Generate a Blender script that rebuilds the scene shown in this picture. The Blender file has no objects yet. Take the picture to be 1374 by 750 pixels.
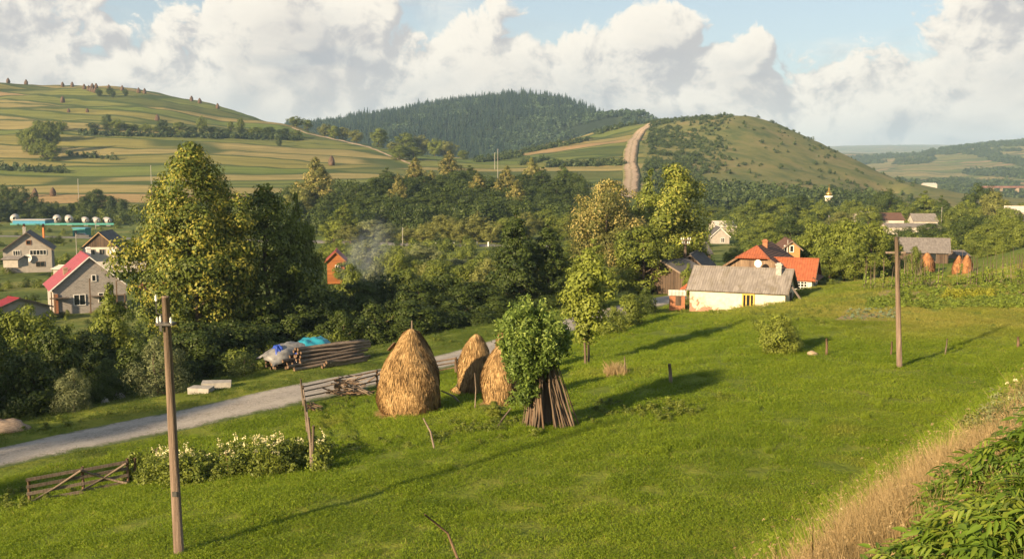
import bpy, math, random
import numpy as np
from mathutils import Vector, Matrix
R = math.radians
rng = np.random.default_rng(7)
rnd = random.Random(7)
sc = bpy.context.scene
col = sc.collection

# ------------------------------------------------------------------ camera, light, sky, exposure
HAZE = 0.00011                  # density of the valley air
CZ = 20.0                       # camera height above the valley floor
F = 1336.0                      # focal length in photo pixels (35 mm lens, 1374 px wide)
PITCH = math.atan((375 - 235) / F)
cam = bpy.data.cameras.new('camera'); cam.lens = 35.0; cam.sensor_width = 36.0
cam.clip_start = 0.1; cam.clip_end = 30000
camo = bpy.data.objects.new('camera', cam); col.objects.link(camo)
camo.location = (0, 0, CZ); camo.rotation_euler = (math.pi / 2 - PITCH, 0, 0)
sc.camera = camo
SUN_EL, SUN_AZ = R(19), R(223)  # azimuth clockwise from +Y: behind the camera, to the left
sl = bpy.data.lights.new('sun', 'SUN'); sl.energy = 5.0; sl.angle = R(1.5); sl.color = (1.0, 0.75, 0.45)
so = bpy.data.objects.new('sun', sl); col.objects.link(so)
sdir = Vector((math.sin(SUN_AZ) * math.cos(SUN_EL), math.cos(SUN_AZ) * math.cos(SUN_EL), math.sin(SUN_EL)))
so.rotation_euler = sdir.to_track_quat('Z', 'Y').to_euler()
sc.view_settings.view_transform = 'Standard'; sc.view_settings.look = 'None'
sc.view_settings.exposure = 1.42; sc.view_settings.gamma = 1.0
sc.render.engine = 'CYCLES'
cy = sc.cycles
cy.use_denoising = True
cy.max_bounces = 6; cy.diffuse_bounces = 3; cy.glossy_bounces = 2; cy.transmission_bounces = 4
cy.volume_bounces = 0; cy.transparent_max_bounces = 6; cy.sample_clamp_indirect = 4.0
cy.caustics_reflective = False; cy.caustics_refractive = False


def nd(nt, typ, props=None, **inp):
    n = nt.nodes.new('ShaderNode' + typ)
    for k, v in (props or {}).items():
        setattr(n, k, v)
    for k, v in inp.items():
        k = k.replace('_', ' ')
        s = n.inputs[int(k[1:])] if k[0] == 'i' and k[1:].isdigit() else n.inputs[k]
        if isinstance(v, bpy.types.NodeSocket):
            nt.links.new(v, s)
        else:
            if s.type == 'RGBA' and len(v) == 3:
                v = (*v, 1)
            s.default_value = v
    return n


def mathn(nt, op, a, b=0.0, c=0.0, clamp=False):
    n = nt.nodes.new('ShaderNodeMath'); n.operation = op; n.use_clamp = clamp
    for s, v in zip(n.inputs, (a, b, c)):
        if isinstance(v, bpy.types.NodeSocket): nt.links.new(v, s)
        else: s.default_value = v
    return n.outputs[0]


def mixc(nt, f, a, b, mode='MIX'):
    n = nt.nodes.new('ShaderNodeMix'); n.data_type = 'RGBA'; n.blend_type = mode
    for i, v in ((0, f), (6, a), (7, b)):
        s = n.inputs[i]
        if isinstance(v, bpy.types.NodeSocket): nt.links.new(v, s)
        elif i and len(v) == 3: s.default_value = (*v, 1)
        else: s.default_value = v
    return n.outputs[2]


def maprange(nt, v, a, b, c=0.0, d=1.0, smooth=True):
    n = nt.nodes.new('ShaderNodeMapRange'); n.interpolation_type = 'SMOOTHSTEP' if smooth else 'LINEAR'
    for i, x in enumerate((v, a, b, c, d)):
        if isinstance(x, bpy.types.NodeSocket): nt.links.new(x, n.inputs[i])
        else: n.inputs[i].default_value = x
    return n.outputs[0]


def ramp(nt, fac, stops, interp='LINEAR'):
    n = nt.nodes.new('ShaderNodeValToRGB'); n.color_ramp.interpolation = interp
    e = n.color_ramp.elements
    while len(e) < len(stops): e.new(0.5)
    for x, (p, c) in zip(e, stops):
        x.position = p; x.color = (*c, 1) if len(c) == 3 else c
    nt.links.new(fac, n.inputs[0])
    return n.outputs[0]


# world: Nishita sky with cumulus banks standing over the horizon
wd = bpy.data.worlds.new('World'); sc.world = wd; wd.use_nodes = True
wd.cycles.sampling_method = 'MANUAL'; wd.cycles.sample_map_resolution = 512
nt = wd.node_tree; nt.nodes.clear()
sky = nd(nt, 'TexSky', dict(sky_type='NISHITA', sun_disc=False, sun_elevation=SUN_EL, sun_rotation=SUN_AZ,
                            air_density=1.0, dust_density=1.2, ozone_density=1.0))
skyc = mixc(nt, 0.42, sky.outputs[0], (4.6, 4.9, 5.0))
bg1 = nd(nt, 'Background', Color=skyc, Strength=0.055)
tc = nd(nt, 'TexCoord').outputs['Generated']
sx = nd(nt, 'SeparateXYZ', Vector=tc)
AZ = mathn(nt, 'ARCTAN2', sx.outputs[0], sx.outputs[1])
EL = mathn(nt, 'ARCSINE', sx.outputs[2])


def cloud_density(az, el):
    p = nd(nt, 'CombineXYZ', X=az, Y=mathn(nt, 'MULTIPLY', el, 1.15), Z=0.3).outputs[0]
    aw = nd(nt, 'TexNoise', dict(noise_dimensions='2D'), Vector=p, Scale=7.0, Detail=3.0).outputs[0]
    azw = mathn(nt, 'ADD', az, mathn(nt, 'MULTIPLY', mathn(nt, 'SUBTRACT', aw, .5), .16))
    warp = nd(nt, 'TexNoise', dict(noise_dimensions='2D'), Vector=p, Scale=14.0, Detail=3.0, Roughness=0.55)
    w2 = nd(nt, 'VectorMath', dict(operation='MULTIPLY_ADD'), i0=warp.outputs['Color'], i1=(.05, .05, 0), i2=p).outputs[0]
    v1 = nd(nt, 'TexVoronoi', dict(voronoi_dimensions='2D', feature='SMOOTH_F1', normalize=True), Vector=w2, Scale=17.0,
            Detail=5.0, Roughness=0.6, Lacunarity=2.2, Smoothness=0.2).outputs['Distance']
    n1 = nd(nt, 'TexNoise', dict(noise_dimensions='2D'), Vector=p, Scale=5.5, Detail=6.0, Roughness=0.55).outputs[0]
    bil = mathn(nt, 'SUBTRACT', 0.42, v1)
    # height of the cloud tops along the horizon (radians / 0.3)
    t = maprange(nt, azw, -0.56, 0.56, smooth=False)
    tops = [(0.0, .80), (.10, .74), (.14, .66), (.165, .48), (.23, .46), (.265, .66), (.32, .82), (.36, .70), (.39, .44), (.45, .50), (.50, .56), (.58, .55),
            (.63, .58), (.662, .40), (.70, .54), (.735, .36), (.80, .42), (.84, .37), (.88, .58), (.92, .80), (1.0, .80)]
    T = ramp(nt, t, [(a, (b, b, b)) for a, b in tops], 'EASE')
    T = mathn(nt, 'ADD', mathn(nt, 'MULTIPLY', T, 0.26), mathn(nt, 'MULTIPLY', mathn(nt, 'SUBTRACT', n1, 0.5), 0.17))
    d = mathn(nt, 'SUBTRACT', T, el)
    fine = nd(nt, 'TexNoise', dict(noise_dimensions='2D'), Vector=w2, Scale=60.0, Detail=5.0, Roughness=0.6).outputs[0]
    d = mathn(nt, 'ADD', d, mathn(nt, 'MULTIPLY', mathn(nt, 'SUBTRACT', fine, .5), .03))
    return mathn(nt, 'ADD', d, mathn(nt, 'MULTIPLY', bil, 0.10)), bil, n1


D, BIL, NZ = cloud_density(AZ, EL)
D2, BIL2, _ = cloud_density(mathn(nt, 'ADD', AZ, -0.012), mathn(nt, 'ADD', EL, 0.013))
alpha = maprange(nt, D, -0.004, 0.012)
lit = maprange(nt, mathn(nt, 'SUBTRACT', D, D2), -0.016, 0.026)
deep = maprange(nt, D, 0.0, 0.13)
big = nd(nt, 'TexNoise', dict(noise_dimensions='2D'), Vector=nd(nt, 'CombineXYZ', X=AZ, Y=mathn(nt, 'MULTIPLY', EL, 2.6), Z=0).outputs[0],
         Scale=9.0, Detail=5.0, Roughness=0.5, Distortion=0.4).outputs[0]
shadec = ramp(nt, big, [(.36, (.40, .41, .45)), (.5, (.62, .57, .54)), (.64, (.84, .76, .67))])
litc = mixc(nt, lit, (.60, .57, .56), (1.12, 1.02, .87))
cc = mixc(nt, mathn(nt, 'MULTIPLY', deep, 0.62), litc, shadec)
bg2 = nd(nt, 'Background', Color=cc, Strength=0.365)
veil = nd(nt, 'TexNoise', dict(noise_dimensions='2D'), Vector=nd(nt, 'CombineXYZ', X=AZ, Y=mathn(nt, 'MULTIPLY', EL, 4.0), Z=0).outputs[0],
          Scale=4.0, Detail=6.0, Roughness=0.6, Distortion=0.6).outputs[0]
veil = maprange(nt, veil, 0.48, 0.78, 0.0, 0.55)
up = maprange(nt, EL, 0.45, 1.0, 1.0, 0.25)
alpha = mathn(nt, 'MULTIPLY', mathn(nt, 'MAXIMUM', alpha, veil), up)
msh = nd(nt, 'MixShader', i0=alpha, i1=bg1.outputs[0], i2=bg2.outputs[0])
nd(nt, 'OutputWorld', Surface=msh.outputs[0])

# ------------------------------------------------------------------ pixel -> place


def P(px, py, Y):
    """point of the photo's ray through pixel (px, py) at world depth Y"""
    dx, dz = (px - 687) / F, (375 - py) / F
    c, s = math.cos(PITCH), math.sin(PITCH)
    d = np.array([dx, c + s * dz, -s + c * dz])
    d = d * (Y / d[1])
    return np.array([d[0], d[1], CZ + d[2]])


def XofPx(px, Y):
    return P(px, 300, Y)[0]


# ------------------------------------------------------------------ terrain height (metres, relative to the camera)
ROAD = np.array([(-70, -18), (-45, 15.5), (-22.3, 44), (-12.5, 56), (-3.2, 68.5), (6.5, 86), (15.5, 102), (27, 124), (40, 150), (58, 180)], float)
ROADZ = np.array([-12.4, -12.4, -12.5, -12.5, -12.5, -12.5, -12.8, -14.0, -15.2, -16.5])


def road_sd(x, y):
    """signed distance to the road (positive on the meadow side) and the road's height there"""
    best = np.full(x.shape, 1e9); sg = np.zeros(x.shape); zz = np.zeros(x.shape)
    for i in range(len(ROAD) - 1):
        a, b = ROAD[i], ROAD[i + 1]; d = b - a; L2 = d @ d
        t = np.clip(((x - a[0]) * d[0] + (y - a[1]) * d[1]) / L2, 0, 1)
        ex, ey = x - a[0] - t * d[0], y - a[1] - t * d[1]
        q = np.hypot(ex, ey); m = q < best
        best = np.where(m, q, best)
        sg = np.where(m, np.sign(ex * d[1] - ey * d[0]), sg)
        zz = np.where(m, ROADZ[i] + t * (ROADZ[i + 1] - ROADZ[i]), zz)
    return best * sg, zz


CT = []
for px, l in {
    -700: [(100, -17), (200, -19), (440, -18)], -200: [(100, -17), (200, -19), (440, -18)], 0: [(100, -17.5), (134, -18.5), (194, -19), (300, -19), (390, -19.3), (440, -18)],
    220: [(100, -17), (134, -18.5), (194, -19), (300, -19), (390, -19.3), (440, -18)],
    400: [(100, -16.5), (134, -18.5), (200, -18.5), (290, -18), (350, -13), (420, -9)],
    600: [(100, -16), (134, -17.8), (200, -18), (250, -17.3), (290, -15), (350, -9), (430, -5)],
    750: [(110, -15), (134, -16.5), (200, -17), (250, -17), (350, -12), (450, -8)],
    880: [(110, -14), (134, -15), (200, -17), (350, -17), (480, -13)],
    1000: [(110, -13.3), (130, -14.5), (200, -17), (350, -18), (450, -16.5)],
    1200: [(105, -12.6), (130, -14.2), (175, -15), (250, -17), (350, -18), (480, -17.5), (700, -19), (1000, -22)],
    1290: [(105, -12.3), (130, -14), (150, -15), (175, -15.3)],
    1374: [(105, -10.4), (130, -11.4), (160, -12), (200, -14.5), (260, -16.5), (350, -18), (600, -20), (900, -23)],
    1700: [(105, -6), (150, -8), (250, -13), (400, -17), (900, -22)]}.items():
    for Y, z in l: CT.append((px, Y, z))
for px, l in {
    -700: [(265, 500), (240, 560), (200, 660), (160, 780), (114, 950), (135, 1200), (160, 2000), (215, 5000)],
    -200: [(265, 500), (240, 560), (200, 660), (160, 780), (114, 950), (135, 1200), (160, 2000), (215, 5000)],
    0: [(265, 500), (240, 560), (200, 660), (160, 780), (135, 870), (113, 950), (132, 1200), (160, 2000), (215, 5000)],
    200: [(263, 500), (240, 560), (203, 660), (167, 780), (141, 870), (123, 950), (140, 1200), (165, 2000), (215, 5000)],
    300: [(262, 500), (240, 560), (205, 660), (176, 780), (158, 860), (146, 920), (165, 1200), (180, 2000), (215, 5000)],
    400: [(258, 500), (240, 560), (210, 660), (188, 770), (173, 860), (195, 1150), (172, 1900), (190, 2500), (215, 5000)],
    500: [(256, 500), (240, 560), (216, 660), (196, 780), (222, 1050), (200, 1350), (160, 1900), (185, 2500), (215, 5000)],
    600: [(258, 480), (243, 560), (224, 640), (213, 730), (236, 1000), (205, 1350), (143, 1900), (175, 2500), (215, 5000)],
    700: [(250, 520), (240, 580), (220, 680), (208, 800), (202, 900), (222, 1100), (205, 1350), (132, 1900), (170, 2500), (215, 5000)],
    760: [(248, 540), (235, 600), (213, 700), (195, 830), (188, 920), (210, 1100), (196, 1350), (140, 1900), (175, 2500), (215, 5000)],
    815: [(248, 540), (230, 620), (205, 720), (186, 850), (175, 940), (190, 1100), (180, 1350), (163, 1700), (190, 2500), (215, 5000)],
    865: [(250, 540), (228, 620), (200, 720), (178, 850), (165, 950), (180, 1100), (158, 1550), (190, 2500), (215, 5000)],
    920: [(262, 520), (238, 600), (208, 700), (178, 810), (160, 900), (172, 1050), (205, 1500), (230, 2500), (215, 5000)],
    980: [(270, 510), (245, 600), (213, 700), (180, 800), (157, 880), (175, 1050), (225, 1500), (240, 2500), (215, 5000)],
    1050: [(270, 520), (250, 610), (220, 710), (192, 800), (173, 870), (195, 1050), (240, 1500), (240, 2500), (215, 5000)],
    1100: [(268, 540), (252, 630), (228, 730), (207, 800), (196, 860), (220, 1050), (250, 1400), (235, 2200), (206, 3500), (204, 6000)],
    1150: [(268, 560), (255, 640), (235, 740), (220, 830), (238, 1000), (262, 1200), (240, 1900), (222, 2600), (206, 3500), (203, 6000)],
    1210: [(262, 640), (252, 720), (246, 800), (262, 950), (266, 1150), (250, 1500), (228, 2100), (212, 2700), (207, 3300), (213, 4000), (201, 6000)],
    1290: [(268, 1150), (256, 1500), (235, 1950), (213, 2450), (198, 2850), (212, 4000), (203, 6000)],
    1374: [(270, 1150), (260, 1450), (235, 1850), (210, 2350), (191, 2800), (212, 4000), (205, 6000)],
    1700: [(268, 1150), (255, 1450), (225, 1850), (200, 2350), (185, 2800), (212, 4000), (205, 6000)]}.items():
    for row, Y in l: CT.append((px, Y, float(P(px, row, Y)[2] - CZ)))
CT = np.array(CT)
AU, AV = 1.0, 2.2


def uv(x, y):
    return np.log(y + 15.0) * AU, np.clip(x / (y + 15.0), -1.05, 1.05) * AV


cx_ = np.array([XofPx(a, b) for a, b, c in CT])
cu, cv = uv(cx_, CT[:, 1])
ce = CT[:, 2] / CT[:, 1]


def tpsk(d2):
    return 0.5 * d2 * np.log(d2 + 1e-12)


n_ = len(ce)
K = tpsk((cu[:, None] - cu[None]) ** 2 + (cv[:, None] - cv[None]) ** 2) + np.eye(n_) * 2e-4
A_ = np.zeros((n_ + 3, n_ + 3)); Pm = np.c_[np.ones(n_), cu, cv]
A_[:n_, :n_] = K; A_[:n_, n_:] = Pm; A_[n_:, :n_] = Pm.T
W_ = np.linalg.solve(A_, np.r_[ce, 0, 0, 0])


def sstep(a, b, x):
    t = np.clip((x - a) / (b - a), 0, 1); return t * t * (3 - 2 * t)


def lumps(x, y, s, seed):
    r = np.random.default_rng(seed); o = np.zeros(np.shape(x))
    for k in range(6):
        a = r.uniform(0, 6.28); f = r.uniform(.6, 1.7) / s
        o = o + np.sin((x * np.cos(a) + y * np.sin(a)) * f * 6.28 + r.uniform(0, 6.28)) / 6
    return o


BA = np.array([3.45, 9.0]); BD = np.array([.625, .781]); BN = np.array([.781, -.625])


def H(x, y):
    """ground height (world z)"""
    x = np.asarray(x, float); y = np.asarray(y, float); shp = x.shape
    x = x.ravel(); y = y.ravel()
    yy = np.maximum(y, 60.0)
    u, v = uv(x, yy)
    e = W_[n_] + W_[n_ + 1] * u + W_[n_ + 2] * v
    for i in range(n_):
        e = e + W_[i] * tpsk((u - cu[i]) ** 2 + (v - cv[i]) ** 2)
    far = e * yy
    far = far + lumps(x, y, 90, 3) * np.clip((y - 500) / 400, 0, 1) * 2.5 + lumps(x, y, 30, 4) * np.clip((y - 500) / 400, 0, 1) * .9
    s, zr = road_sd(x, y)
    g = np.interp(s, [-90, -50, -30, -14, -7, -3, 3, 6, 15, 22, 30, 60, 120], [-6.3, -5.6, -4.2, -1.7, -.35, -.1, .0, .25, 1.8, 2.85, 3.2, 3.6, 7])
    near = zr + g + lumps(x, y, 14, 1) * .12 + lumps(x, y, 5, 2) * .05 * (np.abs(s) > 4)
    w = sstep(98, 135, y)
    wc = np.exp(-np.minimum((((x - 20.5) / 6.5) ** 2 + ((y - 88.5) / 4.0) ** 2) ** 2, 50))
    near = near * (1 - wc) + (-12.62 + (x - 16.2) * .06) * wc
    z = near * (1 - w) + far * w
    b = (x - BA[0]) * BN[0] + (y - BA[1]) * BN[1]
    zb = np.where(b > 0, -3.75 + np.minimum(b, 3.8) * .46, -3.75 + b * .8) + lumps(x, y, 3, 9) * .12
    k = np.clip(.5 + .5 * (zb - z) / 1.0, 0, 1)
    zz = z * (1 - k) + zb * k + k * (1 - k) * 1.0 * .5
    z = np.where(y < 60, zz, z)
    return (z + CZ).reshape(shp)


def h1(x, y):
    return float(H(np.array([x]), np.array([y]))[0])


_YS = np.exp(np.linspace(math.log(14), math.log(6500), 900))


def G(px, py, y0=14, y1=6500):
    """first place where the photo's ray through a pixel meets the ground (or comes nearest to it)"""
    ys = _YS[(_YS >= y0) & (_YS <= y1)]
    d = P(px, py, 1.0); d = np.array([d[0], 1.0, d[2] - CZ])
    zs = CZ + d[2] * ys; g = H(d[0] * ys, ys)
    q = np.where(zs <= g)[0]
    i = q[0] if len(q) else int(np.argmin((zs - g) / ys))
    Y = ys[i]
    if len(q) and i > 0:
        a, b = ys[i - 1], ys[i]; fa, fb = zs[i - 1] - g[i - 1], zs[i] - g[i]
        Y = a + (b - a) * fa / (fa - fb)
    x = d[0] * Y
    return np.array([x, Y, h1(x, Y)])

# ------------------------------------------------------------------ mesh builder and object helpers
class MB:
    def __init__(self):
        self.v = []; self.n = 0; self.f = []; self.a = []

    def add(self, V, Fc, m=0, var=0.5):
        V = np.asarray(V, float).reshape(-1, 3); Fc = np.asarray(Fc, np.int64)
        self.f.append((Fc + self.n, m)); self.v.append(V); self.n += len(V)
        self.a.append(np.broadcast_to(np.asarray(var, float), (len(V),)).copy())
        return self

    def box(self, c, s, rot=None, m=0, var=.5):
        c = np.array(c, float); s = np.array(s, float) / 2
        V = np.array([(i, j, k) for i in (-1, 1) for j in (-1, 1) for k in (-1, 1)], float) * s
        if rot is not None: V = V @ np.array(rot).T
        return self.add(V + c, [(0, 1, 3, 2), (4, 6, 7, 5), (0, 4, 5, 1), (2, 3, 7, 6), (0, 2, 6, 4), (1, 5, 7, 3)], m, var)

    def hull8(self, V, m=0, var=.5):
        return self.add(V, [(0, 3, 2, 1), (4, 5, 6, 7), (0, 1, 5, 4), (1, 2, 6, 5), (2, 3, 7, 6), (3, 0, 4, 7)], m, var)

    def prism(self, poly, d, m=0):
        """poly: list of 3-D points, extruded by vector d"""
        p = np.array(poly, float); k = len(p); V = np.r_[p, p + np.array(d, float)]
        self.add(V, [(i, (i + 1) % k, k + (i + 1) % k, k + i) for i in range(k)], m)
        b = self.n - 2 * k
        self.f.append((np.array([[b + i for i in range(k)][::-1]]), m)); self.f.append((np.array([[b + k + i for i in range(k)]]), m))
        return self

    def tube(self, pts, rad, k=6, m=0, cap=True, var=.5):
        pts = np.array(pts, float); n = len(pts); rad = np.broadcast_to(np.asarray(rad, float), (n,))
        t = np.gradient(pts, axis=0); t /= np.linalg.norm(t, axis=1)[:, None] + 1e-9
        up = np.where(np.abs(t[:, 2:3]) > .95, np.array([[1., 0, 0]]), np.array([[0, 0, 1.]]))
        a = np.cross(t, up); a /= np.linalg.norm(a, axis=1)[:, None] + 1e-9
        b = np.cross(t, a)
        an = np.arange(k) * 2 * math.pi / k
        V = pts[:, None] + rad[:, None, None] * (a[:, None] * np.cos(an)[None, :, None] + b[:, None] * np.sin(an)[None, :, None])
        q = [(i * k + j, i * k + (j + 1) % k, (i + 1) * k + (j + 1) % k, (i + 1) * k + j) for i in range(n - 1) for j in range(k)]
        b0 = self.n
        self.add(V.reshape(-1, 3), q, m, var)
        if cap:
            self.f.append((np.array([[b0 + j for j in range(k)]]), m))
            self.f.append((np.array([[b0 + (n - 1) * k + j for j in range(k)][::-1]]), m))
        return self

    def mesh(self, name, mats, smooth=False):
        me = bpy.data.meshes.new(name)
        V = np.concatenate(self.v); me.vertices.add(len(V)); me.vertices.foreach_set('co', V.astype(np.float32).ravel())
        loops = np.concatenate([f.ravel() for f, m in self.f]).astype(np.int32)
        sizes = np.concatenate([np.full(len(f), f.shape[1]) for f, m in self.f])
        mi = np.concatenate([np.full(len(f), m) for f, m in self.f]).astype(np.int32)
        st = np.r_[0, np.cumsum(sizes)[:-1]].astype(np.int32)
        me.loops.add(len(loops)); me.loops.foreach_set('vertex_index', loops)
        me.polygons.add(len(sizes)); me.polygons.foreach_set('loop_start', st)
        me.polygons.foreach_set('material_index', mi)
        me.polygons.foreach_set('use_smooth', np.full(len(sizes), smooth))
        me.update(calc_edges=True)
        at = me.attributes.new('var', 'FLOAT', 'POINT'); at.data.foreach_set('value', np.concatenate(self.a).astype(np.float32))
        for m in mats: me.materials.append(m)
        return me


def tag(o, label=None, cat=None, group=None, kind=None):
    if label: o['label'] = label
    if cat: o['category'] = cat
    if group: o['group'] = group
    if kind: o['kind'] = kind
    return o


def link(name, data, parent=None, loc=(0, 0, 0), rot=(0, 0, 0), scale=(1, 1, 1)):
    o = bpy.data.objects.new(name, data); col.objects.link(o)
    o.location = loc; o.rotation_euler = rot; o.scale = scale
    if parent is not None: o.parent = parent
    return o


def empty(name, loc, rz=0.0, scale=(1, 1, 1)):
    o = link(name, None, None, loc, (0, 0, rz), scale); o.empty_display_size = .3
    return o


def part(name, mb, mats, parent, smooth=False):
    return link(name, mb.mesh(name, mats if isinstance(mats, list) else [mats], smooth), parent)


# ------------------------------------------------------------------ materials
def newmat(name):
    m = bpy.data.materials.new(name); m.use_nodes = True; m.node_tree.nodes.clear()
    return m, m.node_tree


def finish(nt, color, rough=.8, bump=None, bdist=.02, bstr=.5, spec=.25, metal=0.0):
    b = nd(nt, 'BsdfPrincipled', Roughness=rough, Metallic=metal)
    b.inputs['Specular IOR Level'].default_value = spec
    if isinstance(color, bpy.types.NodeSocket): nt.links.new(color, b.inputs['Base Color'])
    else: b.inputs['Base Color'].default_value = (*color, 1)
    if bump is not None:
        bn = nd(nt, 'Bump', Strength=bstr, Distance=bdist, Height=bump)
        nt.links.new(bn.outputs[0], b.inputs['Normal'])
    nd(nt, 'OutputMaterial', Surface=b.outputs[0])
    return b


def noise(nt, vec, scale, detail=4.0, rough=.55, dist=0.0):
    return nd(nt, 'TexNoise', Vector=vec, Scale=scale, Detail=detail, Roughness=rough, Distortion=dist).outputs[0]


def gpos(nt):
    return nd(nt, 'NewGeometry').outputs['Position']


def opos(nt):
    return nd(nt, 'TexCoord').outputs['Object']


def plain(name, c1, c2=None, scale=3.0, rough=.8, bump=.4, spec=.2, metal=0.0, stretch=(1, 1, 1), bdist=.02, var=0.0):
    m, nt = newmat(name)
    v = nd(nt, 'Mapping', Vector=opos(nt), Scale=stretch).outputs[0]
    n = noise(nt, v, scale, 6, .6)
    c2 = c2 or tuple(x * .6 for x in c1)
    c = ramp(nt, n, [(.3, c2), (.68, c1)])
    if var:
        r = nd(nt, 'ObjectInfo').outputs['Random']
        c = mixc(nt, 1.0, c, ramp(nt, r, [(0, (1 - var,) * 3), (1, (1 + var * .4,) * 3)]), 'MULTIPLY')
    finish(nt, c, rough, noise(nt, v, scale * 4, 5, .65), bdist, bump, spec, metal)
    return m


def leafmat(name, c1, c2, c3=None, tip=None, trans=.28, rough=.55, ov=.3):
    """c1 dark leaf, c2 light leaf; tip = colour of blossom/young growth carried by leaves whose var > 1"""
    m, nt = newmat(name)
    va = nd(nt, 'Attribute', dict(attribute_name='var')).outputs['Fac']
    orr = nd(nt, 'ObjectInfo').outputs['Random']
    f = mathn(nt, 'ADD', mathn(nt, 'MULTIPLY', mathn(nt, 'FRACT', va), .75), mathn(nt, 'MULTIPLY', orr, ov))
    c = ramp(nt, f, [(0, c1), (.55, c2), (1, c3 or tuple(min(1, x * 1.5) for x in c2))])
    if tip:
        c = mixc(nt, mathn(nt, 'GREATER_THAN', va, 1.0), c, mixc(nt, mathn(nt, 'FRACT', va), tip, tuple(x * 1.35 for x in tip)))
    b = nd(nt, 'BsdfPrincipled', Roughness=rough, Base_Color=c)
    b.inputs['Specular IOR Level'].default_value = .25
    t = nd(nt, 'BsdfTranslucent', Color=mixc(nt, .6, c, (.9, 1.0, .35), 'MULTIPLY'))
    mx = nd(nt, 'MixShader', i0=trans, i1=b.outputs[0], i2=t.outputs[0])
    nd(nt, 'OutputMaterial', Surface=mx.outputs[0])
    return m


M = {}
M['bark'] = plain('bark', (.16, .12, .085), (.07, .05, .035), 6, .9, .8, stretch=(1, 1, .25))
M['linden'] = leafmat('linden_leaf', (.045, .07, .012), (.10, .13, .02), tip=(.21, .20, .03))
M['darkgreen'] = leafmat('dark_leaf', (.014, .032, .008), (.052, .076, .013))  # dark leaves, lowered further: shade on bank and hedge put into the colour
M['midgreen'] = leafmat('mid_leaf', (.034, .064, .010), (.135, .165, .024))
M['yellowgreen'] = leafmat('yellowgreen_leaf', (.06, .09, .012), (.16, .19, .028), tip=(.26, .26, .05))
M['tan'] = leafmat('tan_leaf', (.05, .062, .016), (.125, .13, .03), tip=(.27, .225, .075))
M['olive'] = leafmat('olive_leaf', (.055, .072, .018), (.155, .165, .042), tip=(.22, .19, .07))
M['greygreen'] = leafmat('greygreen_leaf', (.06, .082, .035), (.15, .17, .072))
M['willow'] = leafmat('willow_leaf', (.045, .085, .016), (.13, .19, .035), tip=(.21, .27, .06))
M['spruce'] = leafmat('spruce_needle', (.008, .024, .024), (.026, .058, .046), (.065, .10, .05), trans=.1, ov=.65)
M['scrub'] = leafmat('scrub_leaf', (.02, .04, .014), (.055, .08, .024), ov=.5)
M['dullspruce'] = leafmat('dull_spruce', (.014, .032, .022), (.045, .075, .038), ov=.6)
M['elder'] = leafmat('elder_leaf', (.042, .09, .008), (.11, .18, .016), (.19, .23, .03), trans=.36, rough=.56, ov=.45)
M['petal'] = leafmat('petal', (.55, .47, .20), (.72, .66, .40), (.8, .76, .55), trans=.3)
M['wood_grey'] = plain('weathered_wood', (.24, .19, .15), (.10, .075, .055), 5, .85, .6, stretch=(4, 4, .5), var=.35)
M['wood_brown'] = plain('brown_wood', (.20, .135, .085), (.09, .055, .035), 5, .85, .6, stretch=(4, 4, .6), var=.3)
M['log_bark'] = plain('log_bark', (.30, .235, .18), (.11, .082, .062), 7, .9, .8, stretch=(.5, 3, 3), var=.45)
M['log_end'] = plain('log_end', (.19, .125, .08), (.11, .07, .05), 8, .8, .3)
M['cut_wood'] = plain('cut_wood', (.42, .28, .14), (.3, .19, .09), 8, .8, .3)
M['concrete'] = plain('concrete', (.36, .34, .31), (.22, .205, .19), 3, .9, .5)
M['pole_concrete'] = plain('pole_concrete', (.25, .185, .14), (.085, .06, .045), 5, .9, .9, stretch=(2.5, 2.5, .12), bdist=.04)
M['offwhite'] = plain('aged_whitewash', (.52, .48, .42), (.38, .34, .29), 1.2, .9, .2)
M['stone'] = plain('stone', (.42, .40, .37), (.2, .19, .17), 4, .9, .8)
M['sand'] = plain('sand', (.36, .28, .20), (.24, .18, .12), 5, .95, .5)
M['ceramic'] = plain('ceramic', (.7, .7, .66), (.6, .6, .57), 2, .25, .05, .5)
M['metal_dark'] = plain('dark_metal', (.07, .065, .06), (.03, .03, .03), 6, .5, .2, .5)
M['white'] = plain('white_paint', (.78, .77, .74), (.6, .58, .55), 3, .6, .15)
M['glass'], nt = newmat('window_glass'); finish(nt, (.015, .018, .02), .12, spec=.6)
M['teal_tarp'] = plain('teal_tarp', (.02, .24, .33), (.015, .16, .24), 3, .45, .4, .4)
M['blue_tarp'] = plain('blue_tarp', (.02, .06, .36), (.01, .03, .2), 3, .45, .4, .4)
M['grey_tarp'] = plain('grey_tarp', (.19, .19, .19), (.08, .08, .085), 3, .5, .5, .4)
M['straw_pole'] = plain('straw_pole', (.2, .15, .10), (.1, .07, .05), 6, .9, .6, stretch=(1, 1, .2))


def haymat(name, lo, mid, hi):
    m, nt = newmat(name)
    va = nd(nt, 'Attribute', dict(attribute_name='var')).outputs['Fac']
    n = noise(nt, opos(nt), 1.3, 5, .6)
    f = mathn(nt, 'ADD', mathn(nt, 'MULTIPLY', va, .58), mathn(nt, 'MULTIPLY', maprange(nt, n, .3, .7), .40))
    c = ramp(nt, f, [(.1, lo), (.5, mid), (.95, hi)])
    v = nd(nt, 'Mapping', Vector=opos(nt), Scale=(9, 9, 1.6)).outputs[0]
    finish(nt, c, .75, noise(nt, v, 4, 4, .7), .05, .9, .25)
    return m


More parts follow.
